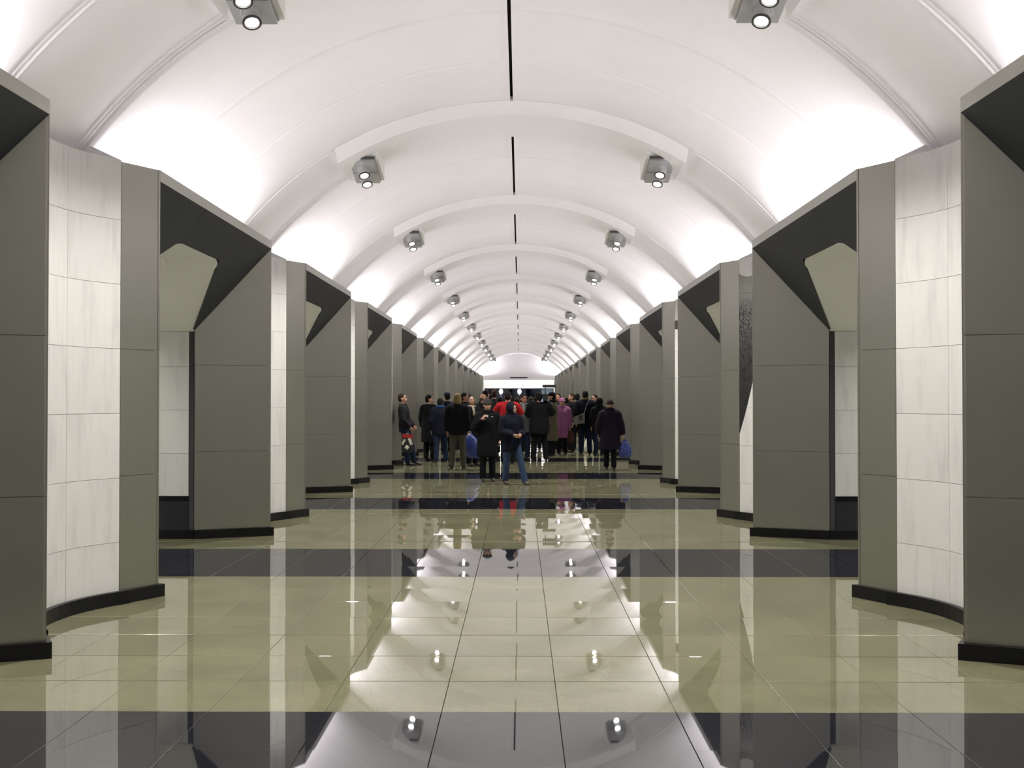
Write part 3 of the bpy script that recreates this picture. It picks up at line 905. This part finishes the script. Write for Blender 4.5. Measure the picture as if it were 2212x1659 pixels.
def person(x, y, H, face, label, coat, trousers='black', hem=0.46, bulk=0.03, flare=0.0, hair=('short', 'hair_dark'), hat=None,
           shoes='shoe', feet=((-0.06, 0.0), (0.06, 0.0)), armL=None, armR=None, head=(0, 0), lean=(0, 0), skin='skin',
           voxel=0.014, collar=None, gloves=False, curl=0.5, extra=None, scarf=None, dark_top=None):
    """face: heading in degrees, 0 = towards the viewer (-Y), 90 = towards +X, 180 = away"""
    root = thing('person', label, 'person', (x, y, 0), 'people in the hall', math.radians(face))
    def W(p):                                   # fractions of height -> metres, with lean
        z = p[2]
        return Vector((p[0] * H + lean[0] * z, p[1] * H + lean[1] * z, z * H))
    HP = Vector((0, 0.008, 0.872))
    HR = Matrix.Rotation(math.radians(head[0]), 3, 'Z') @ Matrix.Rotation(math.radians(head[1]), 3, 'X')
    def HW(p): return W(HP + HR @ (Vector(p) - HP))
    R3 = HR
    sh = {1: Vector((0.100, 0.004, 0.808)), -1: Vector((-0.100, 0.004, 0.808))}
    arms = {1: armL or ((0.136, 0.014, 0.645), (0.140, -0.02, 0.50)), -1: armR or ((-0.136, 0.014, 0.645), (-0.140, -0.02, 0.50))}
    # --- legs
    legs = []
    for i, sg in enumerate((-1, 1)):
        fx, fy = feet[i]
        hip = Vector((sg * 0.052, 0.0, 0.50)); ank = Vector((fx, fy, 0.045))
        kn = hip.lerp(ank, 0.52) + Vector((0, -0.018, 0))
        legs.append((hip, kn, ank))
    # --- body: one continuous surface
    mb = MB()
    def ell(zl, grow=0.0, seg=18):
        rows = []
        for z, rx, ry, cy in zl:
            rows.append([W((rx * math.cos(2 * math.pi * j / seg) + grow * math.cos(2 * math.pi * j / seg) / H, cy + (ry + grow / H) * math.sin(2 * math.pi * j / seg), z)) for j in range(seg)])
        return rows
    def loft(m, rows):
        o = len(m.v); seg = len(rows[0]); m.grid(rows, closed=True)
        m.f.append(tuple(o + j for j in range(seg - 1, -1, -1))); m.mi.append(0)
        m.f.append(tuple(o + (len(rows) - 1) * seg + j for j in range(seg))); m.mi.append(0)
    torso = [(.46, .07, .05, 0), (.50, .095, .062, 0.004), (.55, .092, .06, 0.002), (.61, .082, .054, 0), (.67, .088, .058, -.002), (.74, .092, .062, 0), (.79, .094, .054, .004), (.822, .064, .042, .006), (.845, .038, .034, .006)]
    loft(mb, ell(torso))
    mb.tube([W((0, .008, .83)), W((0, .006, .86)), HW((0, 0.0, .895))], [.036 * H, .033 * H, .033 * H], 14)
    mb.ball(HW((0, .004, .942)), (.0445 * H, .056 * H, .057 * H), 20, 14, R3)
    mb.ball(HW((0, -.018, .910)), (.036 * H, .037 * H, .042 * H), 16, 12, R3)
    mb.ball(HW((0, -.038, .884)), (.015 * H, .013 * H, .012 * H), 10, 8, R3)
    mb.ball(HW((0, -.054, .921)), (.0075 * H, .014 * H, .013 * H), 10, 8, R3)
    for sg in (-1, 1):
        mb.ball(HW((sg * .0465, .006, .925)), (.006 * H, .014 * H, .019 * H), 8, 8, R3)
        mb.ball(HW((sg * .021, -.036, .914)), (.014 * H, .013 * H, .012 * H), 8, 8, R3)
    hands = {}
    for sg in (-1, 1):
        e, w = Vector(arms[sg][0]), Vector(arms[sg][1])
        mb.tube([W(sh[sg]), W(sh[sg].lerp(e, .5)), W(e), W(e.lerp(w, .4)), W(w)], [.033 * H, .029 * H, .025 * H, .024 * H, .016 * H], 12)
        mb.ball(W(sh[sg]), .036 * H, 12, 8)
        we, ww = W(e), W(w)
        d = (ww - we).normalized()
        inn = Vector((-sg, 0, 0)); inn = (inn - d * inn.dot(d))
        if inn.length < 0.2: inn = Vector((0, 0, -1)) - d * (-d.z)
        pn = inn.normalized()                     # palm faces the body
        sd = d.cross(pn).normalized()
        k = H / 1.7
        def hp(a, b, c): return ww + (d * a + sd * b + pn * c) * k
        mb.tube([hp(-.01, 0, 0), hp(.03, 0, 0), hp(.085, 0, .003)], [(.024 * k, .018 * k), (.036 * k, .017 * k), (.040 * k, .014 * k)], 12, up=pn)
        for q, (b, L) in enumerate(((-.030, .066), (-.010, .078), (.011, .073), (.031, .056))):
            c1, c2 = curl, curl * 1.2
            p0 = hp(.078, b, .002); a1 = 0.25 * c1; a2 = a1 + 1.0 * c1; a3 = a2 + 0.9 * c2
            def stp(p, an, l): return p + (d * math.cos(an) + pn * math.sin(an)) * l * k
            p1 = stp(p0, a1, L * .45); p2 = stp(p1, a2, L * .33); p3 = stp(p2, a3, L * .26)
            mb.tube([p0, p1, p2, p3], [.0095 * k, .009 * k, .0082 * k, .006 * k], 8)
        t0 = hp(.022, -.030, .004); t1 = hp(.055, -.052, .020); t2 = hp(.080, -.050, .036)
        mb.tube([t0, t1, t2], [.013 * k, .011 * k, .008 * k], 8)
        hands[sg] = (ww + d * .075 * k + pn * .02 * k)
    for hip, kn, ank in legs:
        mb.tube([W(hip), W(hip.lerp(kn, .5)), W(kn), W(kn.lerp(ank, .35)), W(ank)], [.052 * H, .045 * H, .033 * H, .032 * H, .021 * H], 12)
        mb.tube([W(ank), W(ank + Vector((0, -.02, -.02))), W(ank + Vector((0, -.06, -.03)))], [.022 * H, .022 * H, .018 * H], 10)
    fused('body', mb, skin, root, voxel, 3)
    # --- face
    mk = lambda nm, m, mat: link(nm, m.mesh(nm, CM[mat], smooth=True), root)
    for sg in (-1, 1):
        m = MB(); m.ball(HW((sg * .0185, -.0505, .938)), (.0085 * H, .004 * H, .0045 * H), 8, 6, R3); mk('eye', m, 'eye')
        m = MB(); m.tube([HW((sg * .009, -.0535, .949)), HW((sg * .02, -.0525, .952)), HW((sg * .03, -.046, .949))], .0028 * H, 6); mk('eyebrow', m, hair[1] if hair[1] != 'hair_blond' else 'hair_brown')
    m = MB(); m.tube([HW((-.013, -.0505, .902)), HW((0, -.0565, .9025)), HW((.013, -.0505, .902))], .0036 * H, 6); mk('mouth', m, 'lip')
    # --- hair and headgear
    if hair[0] != 'none':
        m = MB()
        if hair[0] == 'bald':
            m.ball(HW((0, .022, .925)), (.046 * H, .044 * H, .030 * H), 16, 10, R3)
        else:
            m.ball(HW((0, .012, .953)), (.049 * H, .056 * H, .055 * H), 18, 12, R3)
            m.ball(HW((0, .026, .925)), (.047 * H, .043 * H, .045 * H), 16, 10, R3)
            if hair[0] == 'long':
                m.ball(HW((0, .024, .905)), (.053 * H, .042 * H, .075 * H), 16, 12, R3)
                for sg in (-1, 1): m.ball(HW((sg * .04, .004, .905)), (.017 * H, .026 * H, .06 * H), 10, 8, R3)
        fused('hair', m, hair[1], root, 0.011, 3)
    if hat:
        m = MB()
        if hat[0] == 'beanie':
            m.ball(HW((0, .006, .967)), (.053 * H, .063 * H, .049 * H), 18, 12, R3)
            ring = [HW((.052 * math.cos(a), .006 + .061 * math.sin(a), .955)) for a in [2 * math.pi * j / 20 for j in range(21)]]
            m.tube(ring, .012 * H, 8)
            fused('hat', m, hat[1], root, 0.011, 3)
        elif hat[0] == 'cap':
            m.ball(HW((0, .006, .966)), (.052 * H, .062 * H, .045 * H), 18, 12, R3)
            m.ball(HW((0, -.065, .958)), (.038 * H, .034 * H, .006 * H), 14, 8, R3)
            fused('cap', m, hat[1], root, 0.010, 2)
        elif hat[0] == 'hood':
            m.ball(HW((0, .020, .945)), (.064 * H, .062 * H, .077 * H), 20, 14, R3)
            ring = [HW((.047 * math.cos(a), -.030 + .006 * math.sin(a), .928 + .060 * math.sin(a))) for a in [2 * math.pi * j / 24 for j in range(25)]]
            m.tube(ring, .014 * H, 8)
            m.ball(W((0, .02, .865)), (.075 * H, .055 * H, .035 * H), 14, 10)
            fused('hood', m, hat[1], root, 0.011, 3)
    # --- coat or jacket with sleeves
    g = bulk
    prof = [(hem, .088 + flare, .066 + flare * .7, .002), ((hem + .52) / 2 if hem < .5 else hem + .02, .093 + flare * .7, .066 + flare * .5, .002), (.56, .094 + flare * .3, .064 + flare * .2, .002), (.62, .093 + flare * .1, .062, .0),
            (.69, .090, .066, -.002), (.75, .094, .068, 0), (.79, .092, .058, .004), (.818, .070, .046, .006), (.842, .044, .040, .006), (.862, .044, .038, .004)]
    m = MB(); loft(m, ell(prof, g, 22))
    for sg in (-1, 1):
        e, w = Vector(arms[sg][0]), Vector(arms[sg][1])
        m.tube([W(sh[sg]), W(sh[sg].lerp(e, .5)), W(e), W(e.lerp(w, .45)), W(e.lerp(w, .97))],
               [.036 * H + g, .034 * H + g * .9, .031 * H + g * .8, .029 * H + g * .7, .024 * H + g * .6], 14)
        m.ball(W(sh[sg] + Vector((-sg * .006, 0, -.005))), .037 * H + g * .9, 12, 8)
        m.ball(W(e), .032 * H + g * .85, 12, 8)
    fused('coat' if hem < 0.44 else 'jacket', m, coat, root, 0.017, 5)
    if dark_top:
        m = MB(); loft(m, ell([(z, rx, ry, cy) for z, rx, ry, cy in prof if .6 < z < .78], g + .012, 22)); fused('vest', m, dark_top, root, 0.017, 5)
    if collar:
        m = MB()
        ring = [W((.052 * math.cos(a), .008 + .046 * math.sin(a), .862 + .012 * math.sin(a))) for a in [2 * math.pi * j / 20 for j in range(21)]]
        m.tube(ring, .024 * H, 10); fused('collar', m, collar, root, 0.012, 3)
    if scarf:
        m = MB()
        m.tube([W((.05 * math.cos(a), .004 + .046 * math.sin(a), .855)) for a in [2 * math.pi * j / 16 for j in range(17)]], .016 * H, 8)
        m.tube([W((-.025, -.055, .85)), W((-.03, -.085, .79)), W((-.03, -.09, .72))], [(.022 * H, .008 * H)] * 3, 8)
        fused('scarf', m, scarf, root, 0.011, 3)
    # --- trousers and shoes
    m = MB()
    m.ball(W((0, .004, .50)), (.10 * H, .068 * H, .06 * H), 16, 10)
    for hip, kn, ank in legs:
        m.tube([W(hip + Vector((0, 0, .02))), W(hip.lerp(kn, .5)), W(kn), W(kn.lerp(ank, .5)), W(ank + Vector((0, 0, -.012)))], [.060 * H, .053 * H, .043 * H, .041 * H, .040 * H], 14)
    fused('trousers', m, trousers, root, 0.016, 4)
    for hip, kn, ank in legs:
        m = MB(); f = W(ank); f.z = 0
        L = .15 * H
        m.tube([f + Vector((0, .035, .045)), f + Vector((0, .0, .045)), f + Vector((0, -.07, .038)), f + Vector((0, -L * .62, .027)), f + Vector((0, -L * .75, .022))],
               [(.030, .043), (.040, .044), (.044, .037), (.038, .026), (.020, .018)], 14, up=(0, 0, 1))
        m.tube([f + Vector((0, .0, .05)), f + Vector((0, .004, .12))], [.042, .038], 12)
        fused('shoe', m, shoes, root, 0.010, 2)
    if extra: extra(root, W, HW, H, hands)
    return root, hands

def wpos(root, p):          # a point of a person in hall coordinates
    a = root.rotation_euler.z; c, s_ = math.cos(a), math.sin(a)
    return Vector((root.location.x + c * p.x - s_ * p.y, root.location.y + s_ * p.x + c * p.y, p.z))

# front pair
def badge(root, W, HW, H, hands):
    m = MB(); m.box(W((-.004, -.085, .80)), (.012, .01, .05)); link('zip_tag', m.mesh('zip_tag', CM['white']), root)
    m = MB(); m.box(W((.052, -.082, .792)), (.035, .01, .008)); link('emblem', m.mesh('emblem', CM['white']), root)
p13, _ = person(-0.54, 21.03, 1.60, 8, 'woman in long black coat and grey knit hat, one hand raised', 'black', 'black', hem=.30, bulk=.038, flare=.016,
       hair=('short', 'hair_brown'), hat=('beanie', 'knit'), armR=((-.155, -.02, .655), (-.075, -.105, .765)), armL=((.155, .03, .65), (.15, .0, .50)),
       feet=((-.055, .0), (.065, .01)), voxel=.009, head=(6, 4), collar='black', extra=badge, curl=.9)
person(-0.06, 20.34, 1.53, 18, 'woman in hooded navy jacket and blue jeans striding forward', 'navy', 'jeans', hem=.40, bulk=.034, flare=.010,
       hair=('none', 'hair_dark'), hat=('hood', 'navy'), armR=((-.132, -.02, .645), (-.01, -.135, .61)), armL=((.132, -.015, .645), (.075, -.14, .61)),
       feet=((-.075, .03), (.13, -.14)), voxel=.009, head=(42, 2), curl=.8, shoes='shoe_brown')
# left side
p1, h1 = person(-2.66, 26.28, 1.74, 84, 'man in dark jacket leaning by left pylon, looking right', 'charcoal', 'jeans_dark', hem=.46, bulk=.03,
       hair=('short', 'hair_brown'), lean=(0, .11), feet=((-.09, -.03), (.09, -.09)), armR=((-.145, -.01, .64), (-.10, -.10, .53)), armL=((.145, -.02, .64), (.07, -.12, .54)), head=(0, -4), voxel=.012, curl=.9)
person(-2.28, 28.2, 1.72, 150, 'person in long black coat with back turned, near left pylons', 'black', 'black', hem=.28, bulk=.04, flare=.02, hair=('short', 'hair_dark'), head=(-50, 0))
person(-1.93, 27.4, 1.63, 188, 'person with bright blue hood hanging over dark jacket', 'navy', 'jeans_dark', hem=.42, bulk=.045, hair=('short', 'hair_dark'), hat=None, collar='blue_hood', dark_top=None,
       feet=((-.10, -.08), (.07, .10)), head=(-15, -8))
person(-2.03, 31.4, 1.80, 200, 'man in dark blue cap behind the crowd on the left', 'dark_blue', 'black', hat=('cap', 'dark_blue'), hair=('short', 'hair_dark'), voxel=.018)
person(-1.34, 24.8, 1.74, 176, 'long-haired blond person seen from behind in black jacket', 'black', 'olive_grey', hem=.45, bulk=.045, hair=('long', 'hair_blond'), feet=((-.075, -.02), (.075, .04)), voxel=.012)
person(-1.40, 29.3, 1.78, 78, 'dark-haired man in profile behind the blond person', 'black', 'black', hair=('short', 'hair_dark'), voxel=.016, skin='skin_red')
p7, h7 = person(-1.06, 26.0, 1.68, 40, 'fair-haired woman with cream scarf holding the blue bag', 'black', 'black', hem=.42, hair=('long', 'hair_grey'), scarf='cream', head=(-30, -10), voxel=.013,
       armR=((-.15, -.02, .65), (-.12, -.07, .53)), curl=1.0)
person(-1.42, 32.2, 1.76, 190, 'short-haired figure far behind the blond person', 'black', 'black', voxel=.018)
person(-0.87, 28.4, 1.75, 120, 'balding man in black jacket looking away to the right', 'black', 'black', hair=('bald', 'hair_grey'), skin='skin_red', voxel=.014)
person(-0.86, 30.6, 1.87, 140, 'tall dark-haired man left of the globe lamps', 'charcoal', 'black', voxel=.016)
person(-0.66, 31.4, 1.88, 185, 'tall man in dark green jacket with back turned', 'green_dark', 'black', hair=('short', 'hair_brown'), voxel=.016)
# middle
person(-0.20, 26.6, 1.80, 178, 'man in bright red jacket with back turned', 'red', 'black', hem=.46, bulk=.045, hair=('short', 'hair_dark'),
       armL=((.17, -.05, .72), (.08, -.13, .80)), armR=((-.17, -.05, .72), (-.08, -.13, .80)), voxel=.014)
person(0.10, 32.6, 1.71, 170, 'dark-haired person behind the man in grey jacket', 'charcoal', 'black', voxel=.018)
person(0.20, 28.6, 1.73, 18, 'man in open grey jacket facing the viewer', 'grey', 'jeans_dark', hem=.42, bulk=.03, hair=('short', 'hair_brown'), scarf='shirt', head=(10, 0), voxel=.012, skin='skin_red')
p16, h16 = person(0.60, 28.0, 1.78, 176, 'broad cameraman in black with camera on shoulder, back turned', 'black', 'black', hem=.40, bulk=.085, flare=.012, hair=('short', 'hair_dark'),
       armL=((.15, -.08, .70), (.06, -.15, .80)), armR=((-.17, -.06, .72), (-.10, -.14, .86)), feet=((-.10, .0), (.09, .03)), voxel=.014)
person(1.00, 30.5, 1.80, 250, 'person in beige coat and dark cap beside the cameraman', 'beige', 'black', hem=.24, bulk=.035, flare=.02, hat=('cap', 'black'), head=(10, 0), voxel=.014, collar='black')
p19, h19 = person(1.32, 31.2, 1.63, 4, 'woman in long pink quilted coat and pink hat', 'pink', 'black', hem=.30, bulk=.04, flare=.008, hair=('none', 'hair_brown'), hat=('beanie', 'pink_hat'), collar='pink', voxel=.012)
person(1.28, 33.4, 1.78, -20, 'brown-haired woman just behind the pink hat', 'charcoal', 'black', hair=('long', 'hair_brown'), voxel=.016, skin='skin_red')
# right side
def spectacles(root, W, HW, H, hands):
    for sg in (-1, 1):
        m = MB(); m.tube([HW((sg * .019 + .013 * math.cos(a), -.058, .937 + .010 * math.sin(a))) for a in [2 * math.pi * j / 14 for j in range(15)]], .0022 * H, 6)
        link('spectacle_rim', m.mesh('spectacle_rim', CM['eye']), root)
        m = MB(); m.tube([HW((sg * .033, -.056, .939)), HW((sg * .046, -.03, .939)), HW((sg * .048, .004, .936))], .0018 * H, 6)
        link('spectacle_arm', m.mesh('spectacle_arm', CM['eye']), root)
    m = MB(); m.tube([HW((-.007, -.059, .939)), HW((.007, -.059, .939))], .0018 * H, 6); link('spectacle_bridge', m.mesh('spectacle_bridge', CM['eye']), root)
person(1.66, 32.7, 1.79, -75, 'brown-haired man in profile facing left, behind the pink coat', 'black', 'black', hair=('short', 'hair_brown'), voxel=.016)
person(1.90, 33.8, 1.78, 180, 'dark-haired figure between two men at the right', 'black', 'black', voxel=.018)
p23, h23 = person(2.00, 31.3, 1.85, 180, 'man with fur-trimmed dark jacket and shoulder bag, back turned', 'navy', 'jeans_dark', hem=.40, bulk=.055, hair=('short', 'hair_dark'), collar='fur', feet=((-.07, .0), (.07, .02)), voxel=.013)
person(2.40, 33.2, 1.75, -55, 'man with glasses facing left at the right', 'black', 'black', hair=('short', 'hair_brown'), voxel=.014, head=(0, 0), extra=spectacles)
person(2.38, 31.0, 1.63, 195, 'person in dark hooded jacket and jeans near right pylons', 'black', 'jeans_dark', hem=.42, bulk=.04, hat=('hood', 'black'), hair=('none', 'hair_dark'), voxel=.014)
p26, h26 = person(2.16, 24.66, 1.58, 170, 'woman in wide plum-black coat walking away on the right', 'plum', 'black', hem=.29, bulk=.05, flare=.045, hair=('none', 'hair_dark'), hat=('beanie', 'plum_hat'),
       feet=((-.06, .05), (.06, -.07)), armL=((.16, .02, .645), (.17, .0, .50)), armR=((-.16, .02, .645), (-.185, .0, .50)), collar='plum', voxel=.013)
# further figures that fill the back of the crowd
for (x, y, H, f, lab, ct, hr) in ((-1.75, 33.6, 1.70, 190, 'dark figure at the back left, behind the blue cap', 'black', 'hair_dark'), (-1.05, 33.0, 1.70, 175, 'dark figure behind the fair-haired woman', 'charcoal', 'hair_brown'),
        (-0.45, 29.6, 1.66, 185, 'dark figure between the black coat and the red jacket', 'black', 'hair_dark'), (-0.12, 34.0, 1.68, 180, 'dark figure hidden behind the red jacket', 'navy', 'hair_dark'),
        (0.42, 31.2, 1.68, 170, 'dark figure between the grey jacket and the cameraman', 'black', 'hair_brown'), (0.62, 34.3, 1.70, 182, 'dark figure behind the cameraman', 'charcoal', 'hair_dark'),
        (1.62, 35.0, 1.66, 178, 'dark figure at the back, right of the pink coat', 'black', 'hair_dark'), (2.22, 35.4, 1.70, 185, 'dark figure at the back right, behind the glasses', 'black', 'hair_dark'),
        (0.02, 30.2, 1.64, 176, 'dark figure just right of the red jacket', 'black', 'hair_brown')):
    person(x, y, H, f, lab, ct, 'black', hem=.32, bulk=.045, flare=.01, hair=('short', hr), voxel=.02)
flush()

# ------------------------------------------------------------------ things they carry
def plastic(name, col): return plain('plastic_' + name, col, 0.35, noise=0.35, nscale=14, bump=0.9)
CM['bag_blue'] = plastic('blue', (0.008, 0.022, 0.13)); CM['bag_white'] = plastic('white', (0.62, 0.60, 0.50)); CM['bag_red'] = plastic('red', (0.35, 0.02, 0.015))
CM['bag_dark'] = plastic('dark', (0.012, 0.012, 0.02)); CM['canvas'] = cloth('canvas', (0.24, 0.23, 0.18)); CM['brown_leather'] = cloth('leather', (0.075, 0.03, 0.018), .5)
CM['sequin'] = plain('sequin', (0.03, 0.05, 0.22), 0.2, noise=0.9, nscale=35, bump=0.6); CM['cam_black'] = plain('cam_black', (0.012, 0.012, 0.014), 0.4); CM['glass'] = plain('lens_glass', (0.01, 0.012, 0.02), 0.08)
def carrier_bag(name, label, hand, w, h, t, mat, sway=(0, 0), rz=0.0, patches=None):
    o = thing(name, label, 'bag', (hand.x, hand.y, hand.z - h), None, rz)
    mb = MB(); rows = []; seg = 20
    for f, ww in ((0.0, .55), (.06, .86), (.25, 1.0), (.5, .95), (.72, .72), (.86, .40), (.93, .22)):
        rows.append([Vector((sway[0] * (1 - f) + ww * w / 2 * math.copysign(abs(math.cos(a)) ** .7, math.cos(a)), sway[1] * (1 - f) + ww ** .6 * t / 2 * math.copysign(abs(math.sin(a)) ** .8, math.sin(a)), f * h + .012 * math.sin(5 * a + 9 * f)))
                     for a in [2 * math.pi * j / seg for j in range(seg)]])
    mb.grid(rows, closed=True)
    mb.f.append(tuple(range(seg - 1, -1, -1))); mb.mi.append(0)
    mb.f.append(tuple(6 * seg + j for j in range(seg))); mb.mi.append(0)
    link('sack', mb.mesh('sack', CM[mat], smooth=True), o)
    for e in (-1, 1):
        mb = MB(); mb.tube([(e * .05, 0, h * .9), (e * .03, 0, h * .97), (0, 0, h * 1.0)], [(.018, .006)] * 3, 8); link('handle', mb.mesh('handle', CM[mat]), o)
    for i, (px_, pz, pw, ph, m2, rot) in enumerate(patches or []):
        mb = MB(); mb.box((px_, -t / 2 - .012, pz), (pw, .02, ph), Matrix.Rotation(rot, 3, 'Y')); link('print_patch', mb.mesh('print_patch', CM[m2]), o)
    return o
carrier_bag('plastic_bag', 'red, white and black plastic bag held by the leaning man', Vector((-2.62, 25.98, 0.82)), .30, .50, .14, 'bag_dark', rz=.1,
            patches=[(.0, .40, .26, .10, 'bag_red', .1), (.07, .27, .07, .17, 'bag_white', -.35), (-.09, .26, .05, .14, 'bag_white', .5), (-.01, .13, .09, .09, 'bag_white', .6)])
carrier_bag('plastic_bag', 'bulging bright blue plastic bag left of the black coat', wpos(p7, h7[-1]) + Vector((-.02, -.10, 0)), .42, .62, .22, 'bag_blue', sway=(.14, -.05))
carrier_bag('gift_bag', 'sparkling dark blue bag carried by the woman in plum coat', wpos(p26, h26[-1]) + Vector((.06, 0, -.02)), .30, .42, .16, 'sequin')
carrier_bag('tote_bag', 'reddish brown bag hanging beside the pink coat', wpos(p19, h19[1]) + Vector((.02, 0, 0)), .24, .42, .12, 'brown_leather')
carrier_bag('plastic_bag', 'small white plastic bag standing on the floor behind the shoulder bag man', Vector((2.17, 32.3, 0.52)), .30, .5, .16, 'bag_white')
# messenger bag
t = thing('shoulder_bag', 'pale canvas shoulder bag with dark square, on the fur-collared man', 'bag', (1.80, 30.98, 1.12), None, 0.0)
mb = MB(); mb.prism([(-.16, -.07), (.16, -.07), (.16, .05), (-.16, .05)], [-.24, -.20, -.20, -.24], [-.03, .09, .09, -.03]); link('pouch', mb.mesh('pouch', CM['canvas']), t)
mb = MB(); mb.prism([(-.155, -.085), (.155, -.085), (.155, -.072), (-.155, -.072)], [-.18, -.14, -.14, -.18], [-.02, .10, .10, -.02]); link('flap', mb.mesh('flap', CM['canvas']), t)
mb = MB(); mb.box((.045, -.09, -.04), (.11, .012, .14), Matrix.Rotation(-.3, 3, 'Y')); link('square_print', mb.mesh('square_print', CM['cam_black']), t)
mb = MB(); mb.tube([(.14, -.03, .08), (.22, -.02, .32), (.31, .05, .50), (.33, .16, .53)], [(.02, .006)] * 4, 8); link('strap', mb.mesh('strap', CM['canvas']), t)
# television camera on the shoulder
t = thing('video_camera', 'black television camera above the cameraman', 'camera', (0.76, 28.0, 1.66), None, 0.0)
mb = MB(); mb.box((0, 0, 0), (.13, .42, .17)); mb.box((0, .05, -.10), (.10, .22, .05)); link('body', mb.mesh('body', CM['cam_black']), t)
mb = MB(); mb.tube([(0, .2, .01), (0, .27, .01), (0, .28, .01), (0, .40, .01)], [.045, .05, .06, .065], 14); link('lens', mb.mesh('lens', CM['cam_black']), t)
mb = MB(); mb.tube([(0, -.14, .08), (0, -.10, .16), (0, .12, .16), (0, .16, .08)], .015, 8); link('top_handle', mb.mesh('top_handle', CM['cam_black']), t)
mb = MB(); mb.tube([(0, .10, .16), (.0, .12, .26)], .012, 8); mb.box((.10, .12, .29), (.34, .07, .07)); link('microphone_mount', mb.mesh('microphone_mount', CM['cam_black']), t)
mb = MB(); mb.box((-.10, .12, .04), (.10, .12, .06)); link('viewfinder', mb.mesh('viewfinder', CM['cam_black']), t)
